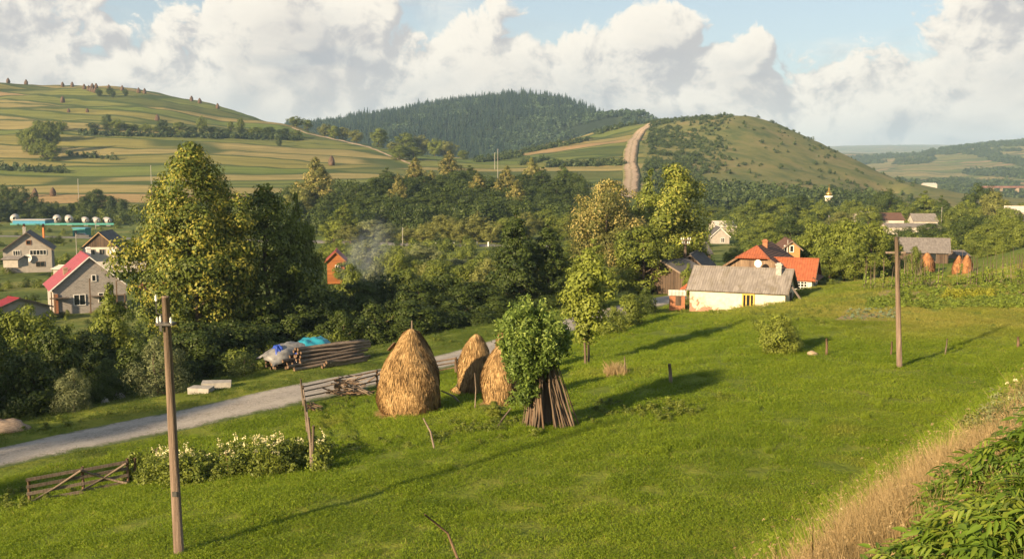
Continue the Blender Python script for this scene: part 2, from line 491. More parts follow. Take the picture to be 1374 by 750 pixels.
M['hay'] = haymat('hay', (.13, .075, .03), (.37, .235, .10), (.58, .40, .195))
M['hay_dark'] = haymat('shaded_hay', (.06, .038, .024), (.10, .062, .04), (.15, .10, .06))  # darker hay for the far stacks, cloud shade put into its colour
M['hay_red'] = haymat('old_hay', (.17, .075, .03), (.36, .17, .07), (.5, .27, .12))


def grassmat(name, lo, mid, hi, dry, dry_amt=.35, trans=.4):
    """blades: colour drifts over the meadow with clover, dry patches and mowing"""
    m, nt = newmat(name)
    p = gpos(nt)
    va = nd(nt, 'Attribute', dict(attribute_name='var')).outputs['Fac']
    n1 = noise(nt, p, .09, 4, .6); n2 = noise(nt, p, .8, 4, .6)
    mow = noise(nt, nd(nt, 'Mapping', Vector=p, Rotation=(0, 0, R(38)), Scale=(.06, .55, .3)).outputs[0], 1.0, 4, .6)
    f = mathn(nt, 'ADD', mathn(nt, 'MULTIPLY', n1, .7), mathn(nt, 'ADD', mathn(nt, 'MULTIPLY', n2, .5), mathn(nt, 'ADD', mathn(nt, 'MULTIPLY', va, .3), mathn(nt, 'MULTIPLY', mow, .35))))
    c = ramp(nt, mathn(nt, 'MULTIPLY', f, .56), [(.25, lo), (.5, mid), (.75, hi)])
    d = maprange(nt, noise(nt, p, .17, 5, .65, .5), .56, .74, 0, dry_amt)
    d2 = mathn(nt, 'GREATER_THAN', va, .93)
    sxy = nd(nt, 'SeparateXYZ', Vector=p)
    d = mathn(nt, 'ADD', d, mathn(nt, 'MULTIPLY', mathn(nt, 'MULTIPLY', maprange(nt, sxy.outputs[1], 53, 62), maprange(nt, sxy.outputs[0], 13, 24)), maprange(nt, n1, .35, .6, .15, .7)), 0, True)
    c = mixc(nt, mathn(nt, 'MAXIMUM', d, mathn(nt, 'MULTIPLY', d2, .6)), c, dry)
    b = nd(nt, 'BsdfPrincipled', Roughness=.6, Base_Color=c); b.inputs['Specular IOR Level'].default_value = .2
    t = nd(nt, 'BsdfTranslucent', Color=mixc(nt, .5, c, (.95, 1.0, .4), 'MULTIPLY'))
    nd(nt, 'OutputMaterial', Surface=nd(nt, 'MixShader', i0=trans, i1=b.outputs[0], i2=t.outputs[0]).outputs[0])
    return m


M['grass'] = grassmat('meadow_grass', (.060, .110, .008), (.155, .228, .014), (.27, .33, .03), (.34, .29, .08))
M['verge'] = grassmat('verge_grass', (.05, .08, .014), (.085, .13, .02), (.13, .16, .03), (.2, .17, .07))
M['drygrass'] = grassmat('dry_grass', (.20, .14, .06), (.33, .24, .12), (.44, .34, .18), (.50, .40, .24))
M['crop'] = leafmat('crop_leaf', (.06, .10, .012), (.15, .20, .028))
M['cropyellow'] = leafmat('crop_yellow', (.11, .14, .015), (.19, .20, .02))
M['cabbage'] = leafmat('cabbage_leaf', (.07, .11, .06), (.15, .19, .11))

# ------------------------------------------------------------------ ground
ys = np.r_[np.linspace(-80, 5, 24)[:-1], np.exp(np.linspace(math.log(20), math.log(7600), 560)) - 15]
vs = np.linspace(-1, 1, 371); vs = np.sign(vs) * (np.abs(vs) * .62 + np.abs(vs) ** 4 * .38) * 1.05
wv = np.where(ys > 5, ys + 15, 20 + (5 - ys) * .8)
gx = vs[None] * wv[:, None]; gy = np.repeat(ys[:, None], len(vs), 1)
gz = H(gx, gy)
nr, nc = gx.shape
idx = np.arange(nr * nc).reshape(nr, nc)
quads = np.stack([idx[:-1, :-1], idx[:-1, 1:], idx[1:, 1:], idx[1:, :-1]], -1).reshape(-1, 4)
gb = MB().add(np.stack([gx, gy, gz], -1).reshape(-1, 3), quads)


def zones(x, y):
    px = 687 + F * x / np.maximum(y, 1)
    s, _ = road_sd(x, y)
    j = lumps(x, y, 40, 21) * 14
    meadow = (1 - sstep(120, 150, y)) * sstep(-10, -7, s)
    meadow = np.maximum(meadow, sstep(1190, 1230, px) * (1 - sstep(165, 200, y)))
    left = sstep(445, 470, y) * (1 - sstep(700, 730, px)) * (1 - sstep(1050, 1100, y))
    mid = sstep(500, 530, y) * sstep(640, 680, px) * (1 - sstep(858 + j, 866 + j, px)) * (1 - sstep(1000, 1050, y))
    farr = sstep(1030, 1100, y) * sstep(830, 870, px)
    fields = np.clip(left + mid + farr, 0, 1)
    rough = sstep(858 + j, 866 + j, px) * sstep(470, 500, y) * (1 - sstep(1000, 1040, y))
    forest = sstep(1100, 1200, y) * (1 - sstep(820, 850, px))
    return np.stack([meadow, fields, rough, forest], -1)


mg, nt = newmat('ground')
p = gpos(nt)
zn = nd(nt, 'Attribute', dict(attribute_name='zone'))
zs = nd(nt, 'SeparateColor', Color=zn.outputs['Color'])
n1 = noise(nt, p, .05, 6, .6); n2 = noise(nt, p, .9, 5, .65); n3 = noise(nt, p, .012, 5, .6)
base = ramp(nt, mathn(nt, 'ADD', mathn(nt, 'MULTIPLY', n1, .6), mathn(nt, 'MULTIPLY', n2, .4)), [(.36, (.03, .05, .012)), (.5, (.09, .12, .028)), (.62, (.17, .17, .05))])
mead = ramp(nt, mathn(nt, 'ADD', mathn(nt, 'MULTIPLY', n1, .5), mathn(nt, 'MULTIPLY', n2, .5)),
            [(.33, (.06, .09, .012)), (.5, (.11, .145, .018)), (.66, (.17, .18, .03))])
fv = nd(nt, 'Mapping', Vector=p, Scale=(.0055, .030, 0)).outputs[0]
fw = nd(nt, 'TexNoise', Vector=p, Scale=.006, Detail=3.0)
fv = nd(nt, 'VectorMath', dict(operation='MULTIPLY_ADD'), i0=fw.outputs['Color'], i1=(.9, 1.1, 0), i2=fv).outputs[0]
vor = nd(nt, 'TexVoronoi', dict(voronoi_dimensions='2D'), Vector=fv, Scale=1.0, Randomness=.85)
ved = nd(nt, 'TexVoronoi', dict(voronoi_dimensions='2D', feature='DISTANCE_TO_EDGE'), Vector=fv, Scale=1.0, Randomness=.85)
cell = nd(nt, 'SeparateColor', Color=vor.outputs['Color']).outputs[0]
fcol = ramp(nt, cell, [(.0, (.10, .14, .032)), (.14, (.22, .185, .075)), (.30, (.13, .15, .04)), (.44, (.27, .19, .10)), (.60, (.17, .165, .05)),
                       (.74, (.07, .095, .025)), (.86, (.23, .20, .085))], 'CONSTANT')
fs = nd(nt, 'Mapping', Vector=p, Scale=(.012, .16, .16)).outputs[0]
fcol = mixc(nt, 1.0, fcol, ramp(nt, noise(nt, fs, 1.0, 6, .7), [(.32, (.5, .55, .48)), (.68, (1.4, 1.28, 1.2))]), 'MULTIPLY')
fcol = mixc(nt, maprange(nt, n3, .4, .62, 0, .28), fcol, (.185, .165, .06))
fcol = mixc(nt, mathn(nt, 'MULTIPLY', maprange(nt, ved.outputs['Distance'], .03, .10, 1, 0), .9), fcol, (.04, .062, .018))
rn = noise(nt, p, .03, 8, .68); rn2 = noise(nt, p, .14, 5, .65)
rcol = ramp(nt, rn, [(.34, (.06, .085, .028)), (.5, (.13, .132, .045)), (.64, (.18, .152, .066)), (.78, (.23, .155, .09))])
rcol = mixc(nt, maprange(nt, rn2, .58, .68, 0, .8), rcol, (.055, .075, .026))
c = mixc(nt, zs.outputs[0], base, mead)
c = mixc(nt, zs.outputs[1], c, fcol)
c = mixc(nt, zs.outputs[2], c, rcol)
c = mixc(nt, zn.outputs['Alpha'], c, (.02, .032, .014))
finish(nt, c, .95, noise(nt, p, .35, 8, .7), 1.2, .5, .1)
me = gb.mesh('ground', [mg], True)
at = me.attributes.new('zone', 'FLOAT_COLOR', 'POINT')
at.data.foreach_set('color', zones(gx.ravel(), gy.ravel()).astype(np.float32).ravel())
tag(link('ground', me), 'green meadow slope, valley floor and field hills', None, None, 'structure')


def ribbon(name, pts, width, mat_, lift=.03, step=1.0, cross=6, jitter=.0, crown=0.0):
    pts = np.array(pts, float)
    seg = np.r_[0, np.cumsum(np.hypot(*np.diff(pts, axis=0).T))]
    n = max(8, int(seg[-1] / step)); t = np.linspace(0, seg[-1], n)
    # smooth the corners of the polyline
    x = np.interp(t, seg, pts[:, 0]); y = np.interp(t, seg, pts[:, 1])
    k = max(3, int(n * .05)) | 1; ker = np.hanning(k + 2)[1:-1]; ker /= ker.sum()
    xp = np.pad(x, k // 2, 'reflect', reflect_type='odd'); yp = np.pad(y, k // 2, 'reflect', reflect_type='odd')
    x = np.convolve(xp, ker, 'valid'); y = np.convolve(yp, ker, 'valid')
    dx, dy = np.gradient(x), np.gradient(y); l = np.hypot(dx, dy); nx, ny = dy / l, -dx / l
    wj = width / 2 * (1 + jitter * np.clip(np.convolve(rng.normal(0, 1, n + 8), np.ones(9) / 3, 'valid')[:n], -1.6, 1.6))
    o = np.linspace(-1, 1, cross + 1)
    X = x[:, None] + nx[:, None] * o[None] * wj[:, None]; Y = y[:, None] + ny[:, None] * o[None] * wj[:, None]
    Z = H(X, Y) + lift + crown * (1 - o[None] ** 2)
    Z[:, 0] -= lift * 2.5 + .03; Z[:, -1] -= lift * 2.5 + .03
    ii = np.arange(n * (cross + 1)).reshape(n, cross + 1)
    q = np.stack([ii[:-1, :-1], ii[:-1, 1:], ii[1:, 1:], ii[1:, :-1]], -1).reshape(-1, 4)
    va = np.broadcast_to(o[None], X.shape).ravel()
    o_ = link(name, MB().add(np.stack([X, Y, Z], -1).reshape(-1, 3), q, 0, va).mesh(name, [mat_], True))
    return tag(o_, kind='structure')


mr, nt = newmat('gravel')
p = gpos(nt); va = nd(nt, 'Attribute', dict(attribute_name='var')).outputs['Fac']
gn = noise(nt, p, 9, 6, .75); gn2 = noise(nt, p, .35, 5, .6, .6)
gc = ramp(nt, gn, [(.3, (.15, .135, .12)), (.5, (.28, .255, .23)), (.72, (.42, .39, .35))])
gc = mixc(nt, maprange(nt, gn2, .42, .66, 0, .55), gc, (.36, .33, .29))
gc = mixc(nt, maprange(nt, noise(nt, p, 2.6, 4, .6), .54, .66, 0, .6), gc, (.17, .15, .125))
ruts = mathn(nt, 'ABSOLUTE', mathn(nt, 'SUBTRACT', mathn(nt, 'ABSOLUTE', va), .45))
gc = mixc(nt, maprange(nt, ruts, .05, .28, .35, 0), gc, (.40, .37, .33))
gc = mixc(nt, mathn(nt, 'MULTIPLY', maprange(nt, mathn(nt, 'ADD', mathn(nt, 'ABSOLUTE', va), mathn(nt, 'MULTIPLY', noise(nt, p, 1.1, 5, .7), .7)), 1.0, 1.22), .9), gc, (.07, .10, .025))
finish(nt, gc, .95, gn, .05, .8, .1)
ribbon('road', ROAD, 4.6, mr, .04, .5, 10, .03, .05)
me_ = plain('track_earth', (.34, .26, .19), (.15, .12, .07), .07, .95, .4, bdist=.6)
hw = plain('asphalt', (.16, .155, .15), (.11, .105, .10), .5, .9, .3)
HWY = [G(x, y, 150, 420)[:2] for x, y in ((-200, 318), (-50, 318), (100, 319), (250, 321), (400, 324), (520, 328), (600, 330), (680, 330), (760, 331))]
ribbon('highway', HWY, 7, hw, .25, 3, 4)
mt_, nt = newmat('rutted_track'); p = gpos(nt); va = nd(nt, 'Attribute', dict(attribute_name='var')).outputs['Fac']
tn = noise(nt, p, .09, 6, .65); vv = mathn(nt, 'ADD', va, mathn(nt, 'MULTIPLY', mathn(nt, 'SUBTRACT', tn, .5), .9))
tcx = ramp(nt, maprange(nt, vv, -1.1, 1.1, 0, 1, False), [(.06, (.11, .125, .04)), (.13, (.12, .10, .06)), (.20, (.10, .08, .055)), (.27, (.30, .22, .155)), (.42, (.36, .28, .205)), (.5, (.25, .19, .12)), (.60, (.36, .28, .2)), (.76, (.30, .22, .15)), (.86, (.16, .15, .06)), (.94, (.11, .125, .04))])
finish(nt, tcx, .95, tn, .8, .4, .1)
trk = [G(x, y, 480, 1100)[:2] for x, y in ((893, 162), (872, 168), (858, 178), (850, 190), (846, 205), (845, 220), (848, 236), (846, 252), (842, 268), (836, 285))]
ribbon('dirt_track', trk, 11.0, mt_, .7, 2, 12, .04)
trk = [G(x, y, 480, 1100)[:2] for x, y in ((392, 172), (408, 178), (432, 184), (462, 190), (490, 197), (515, 206), (538, 215), (560, 224))]
ribbon('dirt_track', trk, 3.6, me_, .7, 3, 2, .12)

# vegetable beds and bare patches near the gardens
soil = plain('garden_soil', (.27, .20, .14), (.16, .115, .08), 2.5, .95, .6)


def patch(name, corners, mat_, lift=.05, n=14):
    c = np.array([G(*q)[:2] for q in corners])
    s, t = np.meshgrid(np.linspace(0, 1, n), np.linspace(0, 1, n))
    w = np.array([(1 - s) * (1 - t), s * (1 - t), s * t, (1 - s) * t])
    X = np.tensordot(c[:, 0], w, 1); Y = np.tensordot(c[:, 1], w, 1)
    edge = np.minimum(np.minimum(s, 1 - s), np.minimum(t, 1 - t)) == 0
    X = X + edge * rng.normal(0, .18, X.shape); Y = Y + edge * rng.normal(0, .25, X.shape)
    Z = H(X, Y) + lift; Z = np.where(edge, Z - lift - .06, Z)
    ii = np.arange(n * n).reshape(n, n)
    q = np.stack([ii[:-1, :-1], ii[:-1, 1:], ii[1:, 1:], ii[1:, :-1]], -1).reshape(-1, 4)
    return tag(link(name, MB().add(np.stack([X, Y, Z], -1).reshape(-1, 3), q).mesh(name, [mat_], True)), kind='structure')


patch('garden_bed', [(1115, 431), (1205, 431), (1212, 416), (1135, 414)], soil)
patch('garden_bed', [(1165, 411), (1420, 414), (1420, 368), (1185, 372)], soil)

# ------------------------------------------------------------------ vegetation builders
def leaf_cards(mb, C, Nn, L, asp, r, var, m=0):
    """one pointed leaf (a rhombus) per centre"""
    n = len(C); Nn = Nn / (np.linalg.norm(Nn, axis=1)[:, None] + 1e-9)
    t = np.cross(Nn, r.normal(0, 1, (n, 3))); t /= np.linalg.norm(t, axis=1)[:, None] + 1e-9
    b = np.cross(Nn, t); L = np.broadcast_to(L, (n,))[:, None]
    V = np.stack([C - t * L * .5, C + b * L * asp * .5 - t * L * .08, C + t * L * .5, C - b * L * asp * .5 - t * L * .08], 1)
    mb.add(V.reshape(-1, 3), np.arange(4 * n).reshape(n, 4), m, np.repeat(var, 4))


ENV = {
    'round': lambda t: np.sqrt(np.clip(1 - (2 * t - 1) ** 2, 0, 1)) ** .85,
    'dome': lambda t: np.clip(np.where(t < .35, .55 + t * 1.28, np.sqrt(np.clip(1 - ((t - .35) / .65) ** 2.1, 0, 1))), 0, 1),
    'egg': lambda t: np.sin(np.pi * np.clip(t, 0, 1) ** .62) ** .75,
    'cone': lambda t: np.clip((1 - t) ** .62 * (.45 + 1.2 * t / (t + .12)) * .8, 0, 1),
    'column': lambda t: np.clip(np.sin(np.pi * np.clip(t, .02, 1) ** .85) ** .45, 0, 1),
    'linden': lambda t: np.interp(t, [0, .08, .3, .45, .6, .75, .88, .96, 1], [.55, .8, .97, 1, .92, .72, .46, .24, .05]),
    'bush': lambda t: np.sqrt(np.clip(1 - t ** 2.2, 0, 1)),
}


def make_tree(name, Ht, W, env, base, n_cl, n_lf, leaf, seed, tip=.0, clump=.13, asp=.62, lump=.34, trunks=1, hollow=.45, droop=.0):
    """returns (crown mesh builder, trunk mesh builder); tree stands on z = 0 and is Ht high"""
    r = np.random.default_rng(seed); e = ENV[env]
    ph = r.uniform(0, 6.28, 8); fr = r.integers(1, 5, 8)
    t = r.uniform(0, 1, n_cl * 4) ** .9
    t = t[r.uniform(0, 1, len(t)) < e(t) * .85 + .15][:n_cl]; n = len(t)
    th = r.uniform(0, 6.283, n)
    rad = e(t) * (1 + lump * sum(np.sin(fr[k] * th + ph[k] + t * 9 * (k % 3 - 1)) for k in range(4)) / 2)
    rho = np.sqrt(r.uniform(hollow ** 2, 1, n)) * rad * W / 2
    cr = W * clump * r.uniform(.5, 1.6, n) * (.55 + .45 * e(t))
    rho = np.maximum(rho - cr * .5, 0)
    C = np.stack([rho * np.cos(th), rho * np.sin(th), Ht * (base + (1 - base) * t) - cr * .35], 1)
    C[:, 2] = np.minimum(C[:, 2], Ht - cr * .6)
    w = cr ** 2; k = r.choice(n, n_lf, p=w / w.sum())
    d = r.normal(0, 1, (n_lf, 3)); d[:, 2] += .25; d /= np.linalg.norm(d, axis=1)[:, None]
    q = r.uniform(.35, 1.08, n_lf) ** .6
    Pp = C[k] + d * (q * cr[k])[:, None] * np.array([1, 1, .78])
    Pp[:, 2] -= droop * cr[k] * r.uniform(0, 1.6, n_lf) ** 2
    Pp[:, 2] = np.maximum(Pp[:, 2], .05)
    out = C[k] * np.array([1, 1, 0]); out /= np.linalg.norm(out, axis=1)[:, None] + 1e-6
    Nn = d * 1.1 + out * .45 + r.normal(0, .36, (n_lf, 3)) + np.array([0, 0, .35])
    clv = r.uniform(0, 1, n)
    var = np.clip(clv[k] * .62 + r.uniform(0, .38, n_lf), 0, .99)
    if tip: var = np.where((q > .75) & (r.uniform(0, 1, n_lf) < tip) & (clv[k] > .38), 1 + var, var)
    cb = MB(); leaf_cards(cb, Pp, Nn, leaf * r.uniform(.55, 1.45, n_lf) * (.75 + .5 * r.uniform(0, 1, n)[k]), asp, r, var)
    tb = MB(); r0 = max(.035, W * .028) / math.sqrt(trunks)
    for j in range(trunks):
        a = r.uniform(0, 6.28); of = (.05 * W if trunks > 1 else 0) * np.array([math.cos(a), math.sin(a), 0])
        zs = np.linspace(-.3, Ht * (base + (1 - base) * .72), 7)
        pts = np.stack([np.cumsum(r.normal(0, W * .012, 7)), np.cumsum(r.normal(0, W * .012, 7)), zs], 1); pts[:2, :2] = 0
        pts[:, :2] += of[:2] * (1 + np.linspace(0, 1, 7)[:, None] * 2)
        tb.tube(pts, r0 * np.r_[1.35, 1.05, np.linspace(.92, .22, 5)], 7)
        for i in r.choice(n, min(n, 9 if trunks == 1 else 4), replace=False):
            z0 = np.clip(C[i, 2] * .62, Ht * base * .75, zs[-1] * .95)
            p0 = np.array([np.interp(z0, zs, pts[:, 0]), np.interp(z0, zs, pts[:, 1]), z0])
            mid = p0 * .45 + C[i] * .55 + np.array([0, 0, -.05 * W])
            tb.tube([p0, mid, C[i]], [r0 * .45, r0 * .28, r0 * .1], 5, cap=False)
    return cb, tb


TREES = {}


def species(key, mat_, *a, **k):
    cb, tb = make_tree(key, *a, **k)
    crown = cb.mesh(key + '_crown', [M[mat_]]); trunk = tb.mesh(key + '_trunk', [M['bark']], True)
    both = MB(); both.v = cb.v + tb.v; both.n = cb.n + tb.n; both.a = cb.a + tb.a
    both.f = cb.f + [(f + cb.n, 1) for f, m in tb.f]
    TREES[key] = (crown, trunk, both.mesh(key, [M[mat_], M['bark']]), a[0], a[1])


#        key       material       H   W   env     base  clumps leaves leaf seed
species('linden', 'linden', 18, 11.5, 'linden', .16, 420, 56000, .25, 11, tip=.75, clump=.085, lump=.22, hollow=.45)
species('maple', 'midgreen', 16, 10.5, 'egg', .06, 260, 28000, .28, 12, clump=.09, lump=.25)
species('tandome', 'tan', 13, 12, 'dome', .08, 300, 34000, .25, 13, tip=.75, clump=.09, lump=.24)
species('walnut', 'yellowgreen', 16, 7.5, 'column', .12, 150, 22000, .28, 14, tip=.4, clump=.17, lump=.35, hollow=.2)
species('alder', 'darkgreen', 13, 6.5, 'egg', .05, 190, 16000, .26, 15, clump=.10, lump=.2)
species('roundA', 'midgreen', 11, 9.5, 'round', .10, 160, 13000, .32, 16, clump=.10)
species('roundB', 'midgreen', 11, 8.5, 'dome', .06, 150, 13000, .32, 17, clump=.105, lump=.3)
species('roundC', 'midgreen', 12, 7.5, 'egg', .08, 140, 12000, .32, 18, clump=.11, lump=.3)
species('blossom', 'tan', 12, 8.5, 'egg', .08, 150, 13000, .32, 19, tip=.6, clump=.10, lump=.25)
species('bushA', 'darkgreen', 4.5, 5.5, 'bush', .0, 110, 9000, .20, 20, clump=.12, hollow=.3)
species('bushB', 'darkgreen', 5, 5, 'dome', .0, 110, 9000, .20, 21, clump=.12, lump=.35, hollow=.3)
species('bushC', 'greygreen', 4, 4.6, 'bush', .0, 90, 8000, .17, 22, clump=.14, lump=.3, asp=.34)
species('young', 'yellowgreen', 6.7, 3.0, 'egg', .24, 70, 9000, .17, 23, clump=.17, lump=.3, trunks=2, hollow=.1)
species('orchard', 'midgreen', 9, 7.5, 'dome', .16, 150, 13000, .25, 24, clump=.105, lump=.28)
species('ball', 'yellowgreen', 3.2, 3.0, 'round', .02, 80, 16000, .15, 25, clump=.16, asp=.36, hollow=.25, lump=.3)


ADJ = dict(darkgreen='dark green', midgreen='mid green', greygreen='grey-green', olive='pale olive', yellowgreen='yellow-green', tan='tan')
SHP = dict(roundA='round-headed', roundB='spreading', roundC='slim', bushA='low', bushB='bushy', bushC='feathery', orchard='branching', blossom='tapering', maple='tall', young='slender')


def near_by(px, marks):
    return [t for x, t in marks if px < x][0]


def tree(px, top, Y, sp, mat_=None, label=None, group=None, wf=1.0, name='broadleaf_tree', cat='tree', parts=None, base_row=None, wpx=None, x=None, hh=None):
    crown, trunk, both, h0, w0 = TREES[sp]
    X = XofPx(px, Y) if x is None else x
    z = h1(X, Y)
    h = hh or max(.8, P(px, top, Y)[2] - z)
    s = h / h0
    sw = s * wf if wpx is None else (wpx * Y / F) / w0
    if parts is None: parts = h * F / Y > 55
    rz = rnd.uniform(0, 6.28)
    sx_ = sw * rnd.uniform(.93, 1.07)
    if parts:
        e = empty(name, (X, Y, z - .05), rz, (sx_, sw, s))
        o = link('crown', crown, e); link('trunk', trunk, e)
    else:
        e = o = link(name, both, None, (X, Y, z - .05), (0, 0, rz), (sx_, sw, s))
    if mat_:
        o.material_slots[0].link = 'OBJECT'; o.material_slots[0].material = M[mat_]
    tag(e, label.replace('{a}', ADJ.get(mat_, '') + ' ' + SHP.get(sp, '')) if label else label, cat, group)
    return e


# --- named trees around the road and the river
tree(260, 190, 82, 'linden', None, 'tall linden with golden blossom, tallest tree beside the gravel road', wpx=180, name='linden_tree')
tree(356, 240, 87, 'maple', 'midgreen', 'tall dark green tree beside the golden linden', wpx=165)
tree(398, 258, 90, 'roundC', 'midgreen', 'slim tree between the tall dark tree and the orange house', wpx=66)
tree(300, 255, 93, 'roundC', 'darkgreen', 'dark tree squeezed between the golden linden and the dark tall tree', wpx=90)
tree(404, 288, 92, 'roundB', 'midgreen', 'mid green tree standing in front of the orange house', wpx=62)
tree(692, 280, 102, 'alder', None, 'dark alder on the river bank, left of a pair beyond the willow', wpx=88, name='alder_tree')
tree(735, 296, 104, 'alder', 'darkgreen', 'dark alder on the river bank, right of a pair beyond the willow', wpx=76, name='alder_tree')
tree(816, 240, 142, 'tandome', None, 'broad domed tree covered in tan blossom', wpx=122, name='blossoming_tree')
tree(906, 218, 126, 'walnut', None, 'tall bright yellow-green tree towering over the sheds', wpx=88)
tree(872, 226, 152, 'roundC', 'midgreen', 'green tree top showing between the tan dome and the bright tall tree', wpx=62)
tree(862, 298, 116, 'roundB', 'yellowgreen', 'yellow-green bushy tree under the bright tall tree', wpx=100)
tree(925, 300, 128, 'roundB', 'midgreen', 'green tree behind the utility pole by the cottage', wpx=60)
tree(790, 332, 58, 'young', None, 'slender young tree with two thin trunks standing in the meadow', name='young_tree', wpx=80)
tree(797, 320, 95, 'roundC', 'midgreen', 'green tree across the road behind the slender young tree', wpx=70)
for i, (px, top, Y, w, sp, m) in enumerate([(848, 392, 80, 52, 'bushB', 'midgreen'), (825, 410, 76, 44, 'bushA', 'midgreen'), (868, 385, 90, 40, 'bushA', 'darkgreen')]):
    tree(px, top, Y, sp, m, 'green bush on the road edge between the young tree and the cottage', 'bushes on the road edge', wpx=w, name='bush', cat='bush')
tree(470, 352, 125, 'bushB', 'midgreen', 'bushy tree in front of the orange timber house beside the smoke', wpx=40)
# dark bank of trees left of the linden, in front of the unfinished house
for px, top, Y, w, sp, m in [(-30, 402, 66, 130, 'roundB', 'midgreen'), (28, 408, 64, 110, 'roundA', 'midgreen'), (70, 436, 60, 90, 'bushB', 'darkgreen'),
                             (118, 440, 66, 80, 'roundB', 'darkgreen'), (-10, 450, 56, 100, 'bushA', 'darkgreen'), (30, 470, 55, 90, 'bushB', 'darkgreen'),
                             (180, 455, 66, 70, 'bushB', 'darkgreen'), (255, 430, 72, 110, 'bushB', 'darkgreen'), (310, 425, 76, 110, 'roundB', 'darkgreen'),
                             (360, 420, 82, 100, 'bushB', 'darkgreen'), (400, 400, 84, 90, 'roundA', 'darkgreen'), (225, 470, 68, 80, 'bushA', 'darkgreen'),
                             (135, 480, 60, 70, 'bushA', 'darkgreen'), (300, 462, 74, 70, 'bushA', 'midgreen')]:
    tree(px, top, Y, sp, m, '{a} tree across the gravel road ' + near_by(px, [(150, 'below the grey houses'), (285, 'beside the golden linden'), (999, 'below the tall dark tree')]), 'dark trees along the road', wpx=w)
tree(143, 378, 76, 'young', 'midgreen', 'slim bright green tree in front of the unfinished block house', wpx=52, name='young_tree')
tree(205, 450, 59, 'bushC', None, 'grey-green willow shrub behind the concrete utility pole', wpx=88, name='willow_shrub', cat='shrub')
tree(88, 492, 54, 'bushC', None, 'small grey-green shrub by the pale boulders', wpx=62, name='willow_shrub', cat='shrub')
tree(322, 470, 66, 'bushC', 'darkgreen', 'low dark shrub at the foot of the linden', wpx=46, name='willow_shrub', cat='shrub')
# dark hedge of trees behind the haystacks
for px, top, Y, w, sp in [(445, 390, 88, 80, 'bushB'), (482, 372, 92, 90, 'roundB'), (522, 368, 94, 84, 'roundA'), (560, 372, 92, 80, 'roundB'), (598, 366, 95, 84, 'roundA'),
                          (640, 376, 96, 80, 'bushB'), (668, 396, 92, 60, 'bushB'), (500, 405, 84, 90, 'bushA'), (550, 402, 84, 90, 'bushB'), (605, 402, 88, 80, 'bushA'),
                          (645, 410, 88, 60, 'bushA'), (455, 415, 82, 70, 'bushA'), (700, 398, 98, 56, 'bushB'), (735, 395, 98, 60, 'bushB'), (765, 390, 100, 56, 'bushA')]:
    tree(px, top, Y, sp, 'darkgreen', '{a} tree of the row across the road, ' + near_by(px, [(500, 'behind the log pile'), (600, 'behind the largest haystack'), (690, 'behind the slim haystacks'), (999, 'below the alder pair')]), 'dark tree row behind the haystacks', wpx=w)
# valley floor between the river and the highway
for px, top, Y, w, sp, m in [(497, 318, 180, 62, 'roundB', 'greygreen'), (533, 330, 170, 52, 'roundA', 'midgreen'), (563, 326, 190, 54, 'roundA', 'greygreen'), (590, 344, 150, 56, 'roundB', 'midgreen'),
                             (470, 345, 150, 56, 'roundB', 'midgreen'), (625, 352, 140, 60, 'bushB', 'midgreen'), (655, 346, 160, 54, 'bushA', 'olive'), (678, 340, 170, 50, 'roundB', 'midgreen'),
                             (505, 352, 130, 60, 'bushA', 'greygreen'), (548, 358, 125, 64, 'bushB', 'midgreen'), (640, 362, 120, 64, 'bushA', 'olive'), (770, 350, 130, 60, 'roundB', 'midgreen'),
                             (740, 345, 150, 56, 'roundA', 'olive'), (715, 338, 190, 50, 'roundB', 'midgreen'), (765, 322, 190, 50, 'roundA', 'midgreen'), (610, 346, 200, 40, 'bushA', 'greygreen'),
                             (640, 343, 210, 44, 'bushA', 'olive'), (575, 350, 165, 48, 'bushB', 'olive'), (455, 322, 200, 40, 'roundA', 'midgreen')]:
    tree(px, top, Y, sp, m, '{a} tree on the valley floor ' + near_by(px, [(550, 'near the smoke'), (670, 'in front of the highway'), (999, 'behind the alder pair')]), 'valley floor trees', wpx=w)
# trees standing along the far side of the highway
for px, top, Y, w, sp, m in [(465, 268, 285, 46, 'roundC', 'midgreen'), (448, 294, 270, 44, 'roundB', 'yellowgreen'), (470, 300, 262, 40, 'roundB', 'olive'), (500, 293, 275, 46, 'roundB', 'greygreen'), (520, 299, 272, 40, 'roundA', 'greygreen'),
                             (546, 303, 268, 30, 'roundC', 'olive'), (568, 300, 270, 36, 'roundA', 'olive'), (594, 286, 272, 48, 'roundB', 'olive'), (618, 294, 270, 38, 'roundA', 'olive'), (641, 282, 274, 44, 'roundC', 'olive'),
                             (660, 296, 272, 38, 'roundA', 'olive'), (680, 290, 276, 40, 'roundB', 'midgreen'), (735, 278, 290, 44, 'roundB', 'midgreen'), (760, 285, 285, 44, 'roundA', 'midgreen'), (707, 284, 284, 40, 'roundA', 'olive')]:
    Y = G(px, 326 - (Y - 270) * .25, 200, 340)[1]
    tree(px, top, Y, sp, m, '{a} roadside tree behind the highway ' + near_by(px, [(540, 'near the smoke'), (690, 'above the white marker posts'), (999, 'left of the tan dome')]), 'roadside trees behind the highway', wpx=w)
